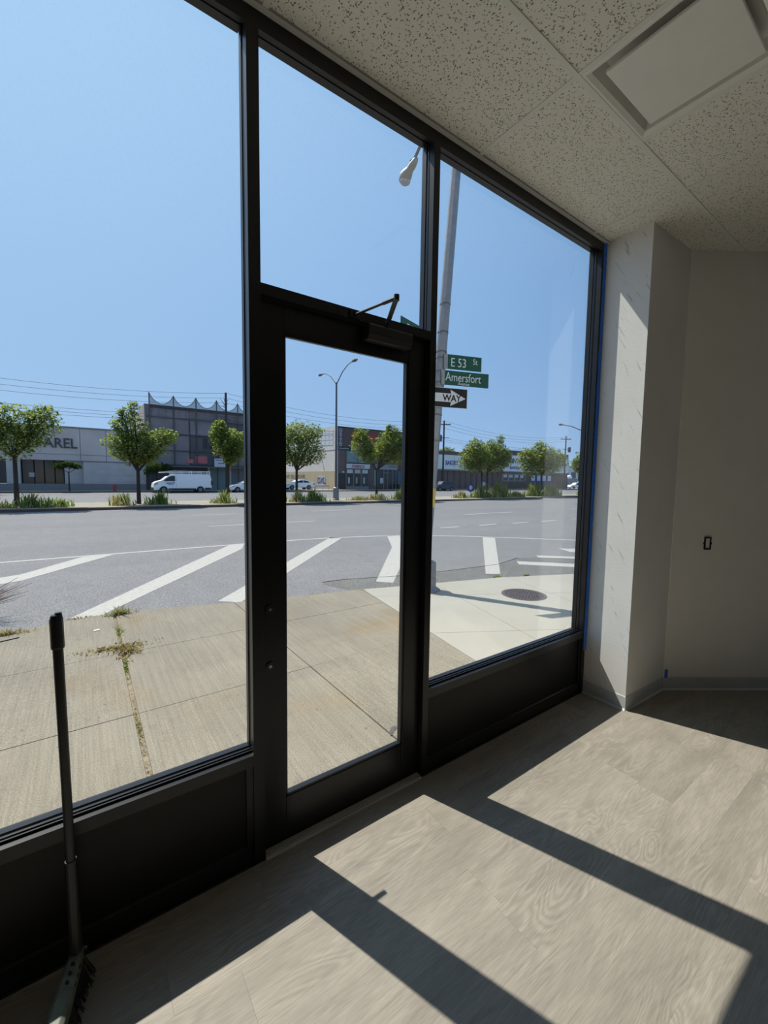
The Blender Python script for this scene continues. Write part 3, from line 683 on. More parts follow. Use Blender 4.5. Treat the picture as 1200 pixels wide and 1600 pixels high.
bd_ = MB(); bd_.box(-.480,.440,-.0035,.0035,2.840,2.850); bd_.box(-.480,.440,-.0035,.0035,3.130,3.140); bd_.box(-.480,-.472,-.0035,.0035,2.84,3.14); bd_.box(.432,.440,-.0035,.0035,2.84,3.14); bd_.build('sign_border', M_signwhite, e3)
ar = MB(); zc = 2.99
ar.extr([(-.43,zc-.065),(.16,zc-.065),(.145,zc-.125),(.41,zc),(.145,zc+.125),(.16,zc+.065),(-.43,zc+.065)], 'y', -.0055, -.003); ar.build('arrow', M_signwhite, e3)
text('lettering', 'ONE', M_signblack, e3, (-.405,-.0065,zc-.050), .14, FACE, .0008, .95, bold=.003)
text('lettering', 'WAY', M_signblack, e3, (.02,-.0065,zc-.050), .14, FACE, .0008, .95, bold=.003)
angL = math.atan2(-.3,-.94)
e4 = sign('street_name_sign', 3.68, 3.90, .34, 1.16, M_signgreen, angL, 'green street sign above the door closer, seen through the transom', back=0)
text('lettering', 'E 53 St', M_signwhite, e4, (1.02,.0055,3.73), .17, (R(90),0,R(180)), .001, .85)

# ------------------------------------------------------------------ plants
def leaf_cloud(mb, blobs, n, size, rr, zmin=-99):
    tot = sum(b[3]**2 for b in blobs)
    for cx,cy,cz,r,*sq in blobs:
        sz = sq[0] if sq else 1
        for _ in range(int(n*r*r/tot)):
            while True:
                d = Vector((rr.gauss(0,1),rr.gauss(0,1),rr.gauss(0,1)))
                if d.length > .01: break
            d.normalize(); rad = r*(.35+.72*rr.random()**.7)*(1+.16*math.sin(d.x*7+cz*5)*math.sin(d.z*6+cx*3))
            p = Vector((cx+d.x*rad, cy+d.y*rad, cz+d.z*rad*sz))
            if p.z < zmin: continue
            s_ = size*(.6+.8*rr.random())
            a = Vector((rr.gauss(0,1),rr.gauss(0,1),rr.gauss(0,.5))).normalized(); b = a.cross(Vector((rr.gauss(0,.5),rr.gauss(0,.5),1))).normalized()
            droop = Vector((0,0,-s_*.15))
            mb.add([p-a*s_, p-b*s_*.42, p+a*s_+droop, p+b*s_*.42], [(0,1,2,3)])
def tree(name, x, y, z0, fork, blobs, label, n=5200, size=.10, trunk_r=.10, lean=0, matl=None, group='street trees on the median', seed=1):
    rr = random.Random(seed); t = empty(name, (x,y,z0), label=label, cat='tree', group=group)
    m = MB(); f = Vector((lean,0,fork)); m.tube([(0,0,-.05),(lean*.4,0,fork*.5),f], [trunk_r*1.25,trunk_r,trunk_r*.9], 8)
    for b in blobs:
        c = Vector(b[:3]); mid = f+(c-f)*.5+Vector((rr.gauss(0,.08),rr.gauss(0,.08),-.1))
        m.tube([f-Vector((0,0,.1)), mid, c+Vector((0,0,b[3]*.3))], [trunk_r*.6,trunk_r*.38,trunk_r*.14], 6)
        for _ in range(3):
            e = c+Vector((rr.uniform(-1,1),rr.uniform(-1,1),rr.uniform(-.3,.9)))*b[3]*.8; m.tube([mid, (mid+e)/2+Vector((0,0,.05)), e], [trunk_r*.25,trunk_r*.16,trunk_r*.06], 5)
    m.build('trunk', M_bark, t)
    lf = MB(); leaf_cloud(lf, blobs, n, size, rr)
    me = bpy.data.meshes.new('crown'); me.from_pydata(lf.v, [], lf.f); me.materials.append(matl or M_leaf)
    o = bpy.data.objects.new('crown', me); COL.objects.link(o); o.parent = t; tag(o, kind='stuff')
    return t
TY = 26.9
tree('street_tree', -2.85, TY, MZ, 2.6, [(-1.0,.1,3.6,1.0),(-.1,-.2,3.35,1.0),(.3,.2,4.3,.95),(1.2,-.1,4.35,.85),(-.8,0,4.5,.8),(1.3,.2,4.85,.55),(.7,0,3.5,.7)], 'leafy street tree at the left edge in front of the apparel store', seed=11)
tree('street_tree', 2.62, TY, MZ, 2.0, [(0,.1,3.2,1.25,.75),(-.8,-.2,3.45,.85),(.9,.1,3.6,.9),(-.2,-.1,4.3,.85),(1.6,0,4.05,.55),(-.4,0,5.2,.45),(-.9,.1,4.6,.45),(.2,.2,2.75,.8,.6),(-.1,0,5.75,.28),(-.75,0,5.3,.25)], 'leafy street tree left of the white van on the median', n=6600, seed=12)
tree('street_tree', 7.75, TY, MZ, 2.4, [(0,0,3.9,1.0),(-.5,0,4.6,.6),(.7,.1,3.7,.9),(.2,0,3.0,.6),(-.4,.1,5.1,.35)], 'street tree half hidden behind the left window frame', seed=13)
tree('street_tree', 12.65, TY, MZ, 2.3, [(-.2,0,3.9,1.3),(1.0,.1,4.2,1.0),(1.4,0,5.1,.7),(.2,.1,5.0,.9),(-1.0,0,4.6,.9),(1.5,-.1,3.4,.7),(-.6,0,3.1,.9,.6),(.6,0,2.95,.7,.6)], 'leafy street tree seen through the door, in front of the white wall', n=6600, seed=14)
tree('street_tree', 19.75, TY, MZ, 2.5, [(-1.4,0,4.3,.95),(-1.6,.1,5.1,.65),(-.9,0,3.6,.75),(1.3,.1,4.6,1.15),(1.6,0,5.5,.75),(2.1,0,3.8,.9),(.6,.1,3.9,.9),(2.6,0,4.9,.7),(1.2,0,6.0,.3)], 'forked street tree with two crowns in front of the fabrics shop', n=8000, size=.11, seed=15)
tree('street_tree', 32.6, TY, MZ, 2.6, [(-1.4,0,4.2,1.2),(-.3,.1,4.0,1.2),(-2.1,0,3.5,.9),(-.8,.1,4.9,.9),(-1.0,0,3.2,1.0,.7)], 'left tree of the close pair in front of the bakery', n=5000, size=.125, seed=16)
tree('street_tree', 34.0, TY+.5, MZ, 2.6, [(.3,0,4.4,1.4),(1.7,0,4.3,1.2),(2.6,0,4.5,.8),(.6,.1,5.2,.7),(1.9,.1,5.4,.6),(2.0,0,6.1,.45),(0,0,3.3,.9),(1.4,0,3.3,1.1,.7),(3.0,.1,4.0,.9)], 'right tree of the close pair in front of the bakery, with a spire', n=6400, size=.125, seed=17)
tree('street_tree', 44.2, TY+1, MZ, 2.6, [(-2.4,0,4.0,1.3),(-1.0,.1,4.6,1.4),(.6,0,4.6,1.5),(2.2,.1,4.4,1.4),(-.6,0,5.8,.6),(3.2,0,4.0,1.2),(-1.8,0,3.2,1.1),(.8,0,3.4,1.4,.7),(-3.0,0,4.6,.9)], 'broad street tree behind the reflecting strip of the right window', n=4400, size=.18, seed=18)
tree('street_tree', 52.0, TY, MZ, 2.6, [(0,0,4.0,1.5),(-1.2,.1,3.9,1.0),(.8,0,4.6,1.2)], 'street tree at the right edge of the right window', n=2600, size=.2, seed=19)
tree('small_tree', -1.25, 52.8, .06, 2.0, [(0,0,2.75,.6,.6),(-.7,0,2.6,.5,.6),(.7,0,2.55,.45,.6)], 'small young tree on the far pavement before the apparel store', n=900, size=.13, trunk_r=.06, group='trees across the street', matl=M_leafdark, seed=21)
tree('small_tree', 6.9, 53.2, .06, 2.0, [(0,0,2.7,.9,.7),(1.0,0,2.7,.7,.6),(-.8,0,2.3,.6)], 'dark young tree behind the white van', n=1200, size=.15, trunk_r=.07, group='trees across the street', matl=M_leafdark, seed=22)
tree('background_tree', 80.5, 82, 0, 4, [(0,0,8.8,2.0),(-2.2,0,8.4,1.6),(2.2,0,8.5,1.9)], 'tree crown rising behind the bakery roof', n=2200, size=.3, trunk_r=.25, group='trees across the street', seed=23)
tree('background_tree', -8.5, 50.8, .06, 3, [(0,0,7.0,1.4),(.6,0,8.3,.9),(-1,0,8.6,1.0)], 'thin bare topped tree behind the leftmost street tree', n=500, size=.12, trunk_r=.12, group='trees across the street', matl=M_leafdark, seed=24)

def weeds(name, x, y, z, rx, ry, h, n, label, mats, group, seed, w=.02, lean=.25):
    rr = random.Random(seed); mb = MB(); mi = []
    for _ in range(n):
        a = rr.random()*6.283; q = min(1.0, abs(rr.gauss(0,.5))); px, py = rx*q*math.cos(a)+rr.gauss(0,.05)*rx, ry*q*math.sin(a)
        hh = h*(.25+1.05*rr.random()**1.6)*(1.05-.5*q)*(1+.25*math.sin(px*7+seed)); lx, ly = rr.gauss(0,lean)*hh, rr.gauss(0,lean)*hh; ww = w*(.6+.8*rr.random()); th_ = rr.random()*3.14
        ux, uy = math.cos(th_)*ww, math.sin(th_)*ww
        mb.add([(px-ux,py-uy,0),(px+ux,py+uy,0),(px+lx*.4+ux*1.2,py+ly*.4+uy*1.2,hh*.6),(px+lx*.4-ux*1.2,py+ly*.4-uy*1.2,hh*.6),(px+lx,py+ly,hh)], [(0,1,2,3),(3,2,4)])
        k = rr.random(); mi += [0 if k < .7 or len(mats) == 1 else 1]*2
    me = bpy.data.meshes.new(name); me.from_pydata(mb.v, [], mb.f)
    for m_ in mats: me.materials.append(m_)
    me.polygons.foreach_set('material_index', mi)
    o = bpy.data.objects.new(name, me); COL.objects.link(o); o.location = (x,y,z)
    return tag(o, label, 'weeds', group, 'stuff')
G = 'weed clumps on the median'
wl_ = [(-3.7,25.9,.8,.55,'pale weeds at the left edge of the median'),(-2.1,25.7,1.1,.65,'dark weeds right of the leftmost street tree'),(-1.0,25.9,.5,.5,'sparse weeds at the right end of the left weed bed'),
       (1.7,25.9,.7,.75,'tall pale weeds left of the trunk of the tree by the van'),(3.6,26.2,.9,.7,'weeds right of the trunk of the tree by the van'),(7.2,25.9,.8,.65,'weeds at the foot of the tree by the window frame'),
       (12.2,25.7,.8,.65,'pale weeds left of the tree seen through the door'),(13.5,25.7,1.2,.75,'dense dark weeds right of the tree seen through the door'),(17.6,26.0,1.2,.35,'low dry weeds right of the lamp post'),
       (19.2,25.9,1.0,.55,'dry weeds left of the forked tree'),(21.7,26.0,1.2,.95,'tall yellow green weeds right of the forked tree'),(29.0,26.2,1.0,.5,'low dry weeds by the corner pole'),
       (31.6,26.0,1.5,1.0,'bright green weeds left of the paired trees'),(34.3,26.0,1.8,1.35,'dark green weeds under the paired trees'),(37.4,26.2,1.2,.6,'dry weeds right of the paired trees'),
       (41.5,27.0,1.5,1.4,'round green bush under the broad tree'),(45,27,1.8,1.2,'dim bush behind the reflecting strip of the window'),(54,27.5,2.2,1.0,'green weeds at the right edge of the window')]
for i, (x,y,rx,h,lab) in enumerate(wl_):
    dry = 'dry' in lab or 'pale' in lab
    weeds('weed_clump', x, y, MZ, rx, .8, h, int(260*rx+120), lab, [M_weeddry, M_weed] if dry else [M_weed, M_weeddry], G, 40+i, w=.022 if x < 25 else .035)
# pavement joint weeds
def jw(x, y, rx, ry, h, n, lab, mats, seed, z=GZ, w=.004): weeds('joint_weeds', x, y, z-.015, rx, ry, h, n, lab, mats, 'weeds in the pavement joints', seed, w=w, lean=.7)
jw(.31,4.42,.20,.07,.085,300,'green and red weeds where the cracked joint meets the curb',[M_weeddry,M_weed],71)
jw(.27,3.75,.035,.45,.035,150,'thin weeds in the cracked joint below the curb tuft',[M_weed,M_weeddry],72)
jw(.20,3.20,.42,.15,.035,520,'dry leaf litter spread across the crossing of two joints',[M_weeddry,M_red],73,GZ+.008,.007)
jw(.30,3.05,.16,.25,.05,260,'brown leaf litter in the joint just below the crossing',[M_weeddry,M_red],83,GZ+.005,.007)
jw(.255,2.70,.035,.28,.035,150,'yellow green weeds in the joint below the litter',[M_weed,M_weeddry],74)
jw(.255,1.55,.018,.55,.022,160,'short moss and weeds in the middle of the cracked joint',[M_weeddry,M_weed],75)
jw(.255,.75,.028,.35,.03,190,'pale weeds in the near end of the cracked joint',[M_weeddry,M_weed],76)
jw(-.75,4.27,.40,.06,.06,360,'dry grass along the curb at the left edge',[M_weeddry,M_weeddry],77)
jw(-.1,4.5,.3,.03,.04,120,'wisps of dry grass along the curb by the broom grip',[M_weeddry,M_red],78)
jw(6.17,3.22,.13,.05,.07,200,'left tuft of weeds at the pale curb',[M_weed,M_weeddry],79,RZ+.01,.006)
jw(6.75,3.02,.10,.05,.07,160,'right tuft of weeds at the pale curb',[M_weed,M_weeddry],80,RZ+.01,.006)
jw(3.52,3.72,.12,.04,.03,120,'dry scraps where old and new pavement meet at the curb',[M_weeddry,M_red],81)
jw(2.75,3.92,.4,.03,.025,120,'thin dry grass along the curb seen through the door',[M_weeddry,M_weeddry],82)
# dry twigs at the left edge
tw = empty('dry_twig', (-1.32,5.2,RZ), label='dry leafless weed with reddish twigs at the left edge of the road', cat='weeds')
rr = random.Random(9); m = MB(); rt_ = Vector((0,0,.05))
for i in range(26):
    e = Vector((rr.uniform(.15,.75), rr.uniform(-.3,.3), rr.uniform(.20,.50))); mid = e*.5+Vector((0,0,.06))
    m.tube([rt_, mid, e], [.006,.0045,.002], 4)
    for _ in range(2):
        e2_ = mid+Vector((rr.uniform(.02,.2), rr.uniform(-.1,.1), rr.uniform(.03,.15))); m.tube([mid, e2_], [.004,.002], 4)
tag(m.build('twigs', M_twig, tw), kind='stuff')
st = MB(); st.tube([(-.80,4.02,GZ+.006),(-.62,4.08,GZ+.006)], .006, 6); tag(st.build('stick', M_plasticblack), 'short dark stick on the pavement at the left edge', 'stick')
pp = MB(); pp.add([(.03,3.87,GZ+.004),(.09,3.88,GZ+.004),(.085,3.91,GZ+.01),(.035,3.9,GZ+.008)],[(0,1,2,3)]); o = pp.build('paper_scrap', M_signwhite); o.modifiers.new('s','SOLIDIFY').thickness=.003; tag(o, 'white paper scrap on the pavement left of the weedy joint', 'litter')
pg = MB(); pg.prism([(1.645,.45),(1.74,.50),(1.745,.53),(1.70,.525),(1.65,.48)], GZ, GZ+.004); tag(pg.build('litter_scrap', M_iron), 'flat grey scrap on the pavement at the foot of the door glass', 'litter')

# ------------------------------------------------------------------ vehicles
def wheel(parent, x, y, r, w):
    t = MB().tube([(x,y-w/2,r),(x,y+w/2,r)], r, 24).build('wheel', M_tyre, parent)
    s_ = 1 if y > 0 else -1
    MB().tube([(x,y+s_*w*.40,r),(x,y+s_*(w/2+.008),r)], [r*.66,r*.60], 20).build('hubcap', M_rim, t)
def car_body(prof, hw, belt, roof, taper, mat_, parent, name='body'):
    def half(z): 
        if z <= belt: return hw*(1-.06*max(0,(.45-z))/.45)
        return hw - (z-belt)/(roof-belt)*taper
    n_ = len(prof); m = MB()
    m.add([(x,-half(z),z) for x,z in prof]+[(x,half(z),z) for x,z in prof], [tuple(range(n_)), tuple(range(2*n_-1,n_-1,-1))]+[(i,n_+i,n_+(i+1)%n_,(i+1)%n_) for i in range(n_)])
    o = m.build(name, mat_, parent, bevel=.03); return half
def side_poly(name, pts, half, mat_, parent, d=.008):
    for s_ in (-1,1):
        m = MB(); n_ = len(pts)
        m.add([(x,s_*(half(z)+d),z) for x,z in pts]+[(x,s_*(half(z)-.02),z) for x,z in pts], [tuple(range(n_)), tuple(range(2*n_-1,n_-1,-1))]+[(i,n_+i,n_+(i+1)%n_,(i+1)%n_) for i in range(n_)]); m.build(name, mat_, parent)
def arch(cx, r, z, n=8): return [(cx-r*math.cos(math.pi*i/n), z+r*math.sin(math.pi*i/n)) for i in range(n+1)]
# local: +x is the rear, front at x=0
def make_van(x, y, z):
    t = empty('van', (x,y,z), label='white cargo van with a roof rack parked across the street', cat='van')
    L_ = 6.0; H = 2.12
    prof = [(.05,.32)]+arch(1.0,.40,.34)+arch(4.75,.40,.34)+[(5.95,.36),(6.0,.9),(5.96,1.5),(5.88,1.98),(5.75,2.10),(2.3,2.12),(1.75,2.05),(1.35,1.78),(.95,1.42),(.35,1.24),(.08,1.05),(.0,.62)]
    prof = [prof[0]]+prof[1:]
    half = car_body(prof, .98, 1.1, 2.12, .14, M_white, t)
    side_poly('window', [(1.02,1.30),(2.15,1.30),(2.15,1.88),(1.72,1.86),(1.42,1.68)], half, M_carglass, t)
    side_poly('door_lettering', [(1.25,1.02),(2.15,1.07),(2.15,1.16),(1.3,1.11)], half, M_blueletter, t, .004)
    side_poly('door_lettering', [(1.45,.88),(2.0,.91),(2.0,.97),(1.45,.94)], half, M_blueletter, t, .004)
    side_poly('sill_trim', [(1.45,.34),(4.3,.34),(4.3,.52),(1.45,.52)], half, M_trim, t)
    side_poly('sill_trim', [(5.2,.36),(5.9,.36),(5.9,.58),(5.2,.58)], half, M_trim, t)
    side_poly('headlamp', [(.06,.78),(.42,.98),(.50,1.15),(.15,1.05)], half, M_lens, t)
    side_poly('tail_lamp', [(5.90,.85),(5.99,.85),(5.97,1.4),(5.90,1.4)], half, M_redlens, t)
    side_poly('panel_groove', [(2.25,.62),(2.275,.62),(2.275,1.95),(2.25,1.95)], half, M_cap, t, .002)
    box('front_bumper', M_trim, t, -.04, .5, -.95, .95, .30, .62, bevel=.04); box('rear_bumper', M_trim, t, 5.9, 6.06, -.93, .93, .38, .62, bevel=.03)
    MB().add([(1.0,-.82,1.46),(1.0,.82,1.46),(1.70,.76,2.03),(1.70,-.76,2.03),(.98,-.82,1.44),(.98,.82,1.44),(1.68,.76,2.05),(1.68,-.76,2.05)], [(0,1,2,3),(7,6,5,4),(0,4,5,1),(1,5,6,2),(2,6,7,3),(3,7,4,0)]).build('windscreen', M_carglass, t)
    for s_ in (-1,1): box('wing_mirror', M_trim, t, 1.15, 1.3, s_*1.08-.1, s_*1.08+.1, 1.3, 1.55, bevel=.03)
    for cx in (1.0,4.75):
        for s_ in (-1,1): wheel(t, cx, s_*.86, .36, .24)
    r_ = MB()
    for s_ in (-.72,.72):
        r_.tube([(.75,s_,2.26),(2.0,s_,2.42),(5.9,s_,2.42)], .03, 6); r_.tube([(.75,s_,2.20),(2.0,s_,2.26),(5.9,s_,2.26)], .025, 6)
        for xx in (1.9,2.9,3.9,4.9,5.85): r_.tube([(xx,s_,2.08),(xx,s_,2.44)], .025, 6)
    for xx in (.76,1.9,2.9,3.9,4.9,5.85): r_.tube([(xx,-.72,2.26 if xx<1 else 2.40),(xx,.72,2.26 if xx<1 else 2.40)], .025, 6)
    r_.build('roof_rack', M_white, t)
    MB().tube([(5.98,-.45,1.15),(6.16,-.45,1.15)], .30, 16).build('spare_wheel', M_tyre, t)
    return t
make_van(6.05, 50.3, RZ)
def make_car(name, x, y, z, rz, paint, label, suv=False, scale=1.0, cat='car'):
    t = empty(name, (x,y,z), rz, label=label, cat=cat)
    if suv:
        prof = [(.05,.28)]+arch(.92,.38,.34)+arch(3.6,.38,.34)+[(4.5,.34),(4.55,.8),(4.48,1.1),(4.2,1.55),(3.9,1.66),(2.2,1.68),(1.75,1.58),(1.2,1.12),(.4,1.0),(.08,.85),(0,.55)]
        win = [(1.45,1.10),(4.15,1.12),(3.95,1.50),(2.2,1.54),(1.85,1.46)]; belt, roof = 1.0, 1.68; wx_ = (.92,3.6)
    else:
        prof = [(.05,.25)]+arch(.9,.36,.33)+arch(3.55,.36,.33)+[(4.5,.32),(4.55,.75),(4.5,1.0),(4.2,1.08),(3.5,1.36),(2.9,1.44),(2.3,1.44),(1.9,1.36),(1.15,.98),(.4,.86),(.08,.72),(0,.5)]
        win = [(1.45,1.02),(3.75,1.06),(3.35,1.30),(2.85,1.37),(2.3,1.37),(1.95,1.28)]; belt, roof = .9, 1.44; wx_ = (.9,3.55)
    half = car_body(prof, .9, belt, roof, .2, paint, t)
    side_poly('window', win, half, M_carglass, t); xm = (win[0][0]+win[1][0])/2+.1
    side_poly('pillar', [(xm-.04,win[0][1]-.02),(xm+.04,win[0][1]-.02),(xm+.02,win[3][1]+.02),(xm-.05,win[3][1]+.02)], half, paint, t, .012)
    side_poly('headlamp', [(.08,.62),(.5,.72),(.55,.82),(.1,.74)], half, M_lens, t); side_poly('tail_lamp', [(4.25,.78),(4.53,.76),(4.5,.92),(4.25,.92)], half, M_redlens, t)
    b0, b1 = win[-1], win[0]
    ws = MB(); hw2 = half(b0[1])-.04; hw1 = half(b1[1])-.05; dx = -.27
    ws.add([(b1[0]+dx,-hw1,b1[1]-.02),(b1[0]+dx,hw1,b1[1]-.02),(b0[0]-.10,hw2,b0[1]+.02),(b0[0]-.10,-hw2,b0[1]+.02),(b1[0]+dx+.05,-hw1,b1[1]-.08),(b1[0]+dx+.05,hw1,b1[1]-.08),(b0[0]-.05,hw2,b0[1]-.05),(b0[0]-.05,-hw2,b0[1]-.05)], [(0,1,2,3),(7,6,5,4),(0,4,5,1),(1,5,6,2),(2,6,7,3),(3,7,4,0)]); ws.build('windscreen', M_carglass, t)
    box('front_bumper', M_trim, t, -.03, .3, -.85, .85, .25, .42, bevel=.03); box('rear_bumper', M_trim, t, 4.35, 4.58, -.85, .85, .28, .45, bevel=.03)
    for cx in wx_:
        for s_ in (-1,1): wheel(t, cx, s_*.80, .33, .2)
    t.scale = (scale,)*3
    return t
make_car('car', 14.1, 50.3, RZ, 0, M_white, 'white car behind the van, cut off by the window frame')
make_car('car', 23.6, 56.2, .06, 0, M_white, 'white hatchback parked before the tan and white side wall')
make_car('car', 47.2, 50.3, RZ, 0, M_bluecar, 'dark blue sport utility car parked before the bakery', suv=True)
make_car('car', 19.9, 60.5, .05, 0, M_tyre, 'dark car parked left of the white hatchback', suv=True)
make_car('car', 104.5, 60.0, RZ, R(-25), M_white, 'white car in the distance right of the bakery', suv=True)
make_car('car', 111, 62.5, RZ, R(-25), M_white, 'farthest white car behind the others at the right edge', suv=True, scale=1.1)
tk = empty('box_truck', (118,72,RZ), R(-30), label='distant dark box truck with a white roof dome under the right tree', cat='truck')
box('cargo_box', M_cap, tk, 1.8, 6, -1.2, 1.2, .7, 2.9, bevel=.05); MB().lathe([(1.25,0),(1.2,.5),(.8,.95),(.3,1.05)], (3.6,0,2.9), 14).build('roof_dome', M_white, tk, smooth=True)
box('cab', M_white, tk, 0, 1.7, -1.1, 1.1, .5, 2.3, bevel=.15); box('windscreen', M_carglass, tk, -.03, .3, -.95, .95, 1.4, 2.1)
for cx in (.9,4.8):
    for s_ in (-1,1): wheel(tk, cx, s_*1.0, .45, .3)
gr_ = empty('guard_rail', (28.4,57.5,.05), label='low white guard rail right of the white hatchback', cat='rail')
for i in range(4): box('post', M_signwhite, gr_, i*1.05, i*1.05+.1, -.05, .05, 0, .62)
box('beam', M_signwhite, gr_, -.1, 3.3, -.09, -.05, .36, .64, bevel=.01)

# ------------------------------------------------------------------ buildings
def win(b, x0, x1, z0, z1, y, m=None, fr_=None, name='window'):
    w_ = box(name, fr_ or M_cap, b, x0, x1, y-.06, y+.05, z0, z1); box('pane', m or M_shopglass, w_, x0+.08, x1-.08, y-.075, y-.05, z0+.08, z1-.08); return w_
F = 56.0
b1 = empty('apparel_store', (0,0,0), label='grey windowless apparel store with dark letters and a recessed glass entrance', cat='building')
box('upper_wall', M_b1, b1, -22, 6.1, F, F+22, 3.32, 6.85)
box('parapet_cap', M_cap, b1, -22.1, 6.1, F-.08, F+.4, 6.85, 7.02)
for xx in (-14.8,-10.2,-5.5,-.2,2.2,4.4): box('panel_joint', M_cap, b1, xx-.03, xx+.03, F-.012, F+.01, 3.34, 6.85)
box('panel_joint', M_cap, b1, -22, 6.1, F-.012, F+.01, 3.95, 4.0)
for a,b in ((-22,-9),(-6.45,-5.35),(.0,6.1)): box('lower_wall', M_b1b, b1, a, b, F, F+1.5, .06, 3.32)
for i in range(4):
    for j in range(3): box('wall_block', M_b1b, b1, .75+i*1.35, .75+i*1.35+1.31, F-.03, F+.02, 1.0+j*.74, 1.0+j*.74+.71)
box('plinth', M_cap, b1, -22, 6.1, F-.05, F+.05, .06, .78)
box('lintel', M_cap, b1, -1.65, 6.1, F-.06, F+.02, 3.22, 3.34)
box('recess_wall', M_b1b, b1, -1.7, 0.0, F+.5, F+1.4, .06, 3.32)
eg = box('entrance_glazing', M_b1dark, b1, -5.35, -1.65, F+.9, F+1.0, .06, 3.32)
for xx in (-5.3,-4.3,-3.45,-2.55,-1.75): box('door_frame', M_signblack, eg, xx-.05, xx+.05, F+.84, F+.9, .06, 3.32)
box('notice', M_signwhite, eg, -4.75, -4.3, F+.82, F+.84, 1.5, 1.95)
box('window', M_b1dark, b1, -9, -6.45, F+.3, F+.4, .8, 3.32)
text('lettering', 'APPAREL', M_darkletter, b1, (-5.55,F-.06,4.68), 1.5, FACE, .06, .86, bold=.015)
b2 = empty('netted_building', (0,0,0), label='three storey building wrapped in dark debris netting behind the white van', cat='building')
box('core', M_b2, b2, 6.12, 23, F, F+18, 3.0, 10.35)
for i, (a,b,z0,z1) in enumerate([(6.4,10.9,3.2,6.8),(6.4,10.9,7.0,10.2),(11.1,14.4,3.2,6.8),(11.1,14.4,7.0,8.8),(14.6,18.4,3.2,6.8),(14.6,18.4,7.0,8.8),(18.6,22.9,3.2,10.2)]):
    box('net_bay', M_b2b if i in (2,5,6) else M_b2, b2, a, b, F-.25, F-.1, z0, z1)
for z in (3.05,4.9,6.9,8.85): 
    m = MB(); m.tube([(6.2,F-.35,z),(23,F-.35,z)], .07, 6); m.build('scaffold_ledger', M_scaf, b2)
px_ = [6.62,9.24,11.8,14.28,16.97,19.6,22.6]; pz_ = [11.65,11.55,11.62,11.6,11.5,11.5,11.5]
for xx, zz in zip(px_, pz_):
    m = MB(); m.tube([(xx,F-.35,.06),(xx,F-.35,zz)], .07, 6); m.build('scaffold_post', M_scaf, b2)
for i in range(22):
    xx = 6.9+i*.75; MB().tube([(xx,F-.3,8.9),(xx,F-.3,10.2)], .022, 5).build('guard_bar', M_galv, b2)
for i in range(6):
    m = MB(); N = 10; vs = []; x0, x1 = px_[i], px_[i+1]
    for k in range(N+1):
        u = k/N; zt = pz_[i]*(1-u)+pz_[i+1]*u - 1.15*(1-(2*u-1)**2)**.8
        vs += [(x0+(x1-x0)*u,F-.34,9.9),(x0+(x1-x0)*u,F-.34,zt)]
    m.add(vs, [(2*k,2*k+1,2*k+3,2*k+2) for k in range(N)]); m.build('safety_net', M_net, b2)
    m = MB(); m.tube([vs[2*k+1] for k in range(N+1)], .035, 5); m.build('net_rope', M_scaf, b2)
for a,b in ((16.6,17.0),(14.8,15.0),(15.5,15.7)): box('slot_window', M_b1dark, b2, a-2.2, b-2.2+.3, F-.3, F-.24, 5.3, 6.6)
hp = box('hoarding', M_pink, b2, 11.6, 13.05, F-.3, F-.24, 3.42, 4.36); box('hoarding', M_pink, b2, 10.6, 11.4, F-.3, F-.24, 3.42, 3.95)
box('awning', M_scaf, b2, 6.3, 23, F-1.3, F, 2.95, 3.05); box('awning_edge', M_galv, b2, 8.2, 23, F-1.34, F-1.3, 2.93, 3.0)
ss = box('shop_sign', M_signpale, b2, 13.65, 15.12, F-1.42, F-1.36, 3.04, 4.1); box('sign_band', M_blueletter, ss, 13.75, 14.9, F-1.43, F-1.42, 3.86, 3.96); box('sign_swoosh', M_bluepanel, ss, 14.1, 14.9, F-1.43, F-1.42, 3.45, 3.55)
box('ground_wall', M_b2b, b2, 6.12, 13.2, F+.2, F+.5, .06, 3.0); box('roller_shutter', M_shutter, b2, 13.3, 15.9, F+.1, F+.2, .06, 2.95); box('roller_shutter', M_cap, b2, 16.1, 22.9, F+.1, F+.2, .06, 2.95)
for xx in (13.25,16.0): box('shop_pier', M_b1, b2, xx-.1, xx+.1, F-.05, F+.3, .06, 3.0)

b3 = empty('fabric_shop', (0,0,0), label='brown brick fabrics shop with a whitewashed side wall over tan block', cat='building')
XS = 32.1; XE = 49.8
box('core', M_brown, b3, XS+.25, XE, F+.05, 84, .06, 9.75)
MB().prism([(XS,F+.1),(XS+.25,F+.1),(XS+.25,84),(XS,84)], 2.95, 9.95).build('side_wall', M_b3side, b3)
box('side_wall_raised', M_b3side, b3, XS, XS+.25, 68, 84, 9.95, 11.6)
box('side_base', M_tan, b3, XS-.06, XS+.25, F+.1, 84, .06, 2.95)
box('corner_strip', M_b3side, b3, XS, XS+.3, F-.05, F+.1, .06, 9.9)
for j in range(3):
    for i in range(5): box('glass_block_panel', M_signpale, b3, XS-.03, XS+.02, F+1.0+i*1.3, F+2.2+i*1.3, 7.0+j*.85+.05*i, 7.75+j*.85+.05*i)
box('side_string', M_cap, b3, XS-.03, XS+.02, F+.1, 84, 6.2, 6.28)
MB().tube([(XS-.4,F+5,4.75),(XS,F+5.1,5.5)], .09, 6).build('wall_lamp', M_cap, b3)
pn = box('painted_sign', M_signwhite, b3, XS-.10, XS-.06, 59.4, 62.4, .62, 2.15)
text('lettering', 'DXL', M_blueletter, pn, (XS-.12,62.2,.92), 1.45, (R(90),0,R(-90)), .01, 1.0, bold=.02)
text('lettering', 'WE SELL HOME', M_graffiti, b3, (XS-.08,76,1.75), .95, (R(90),0,R(-90)), .01, 1.35)
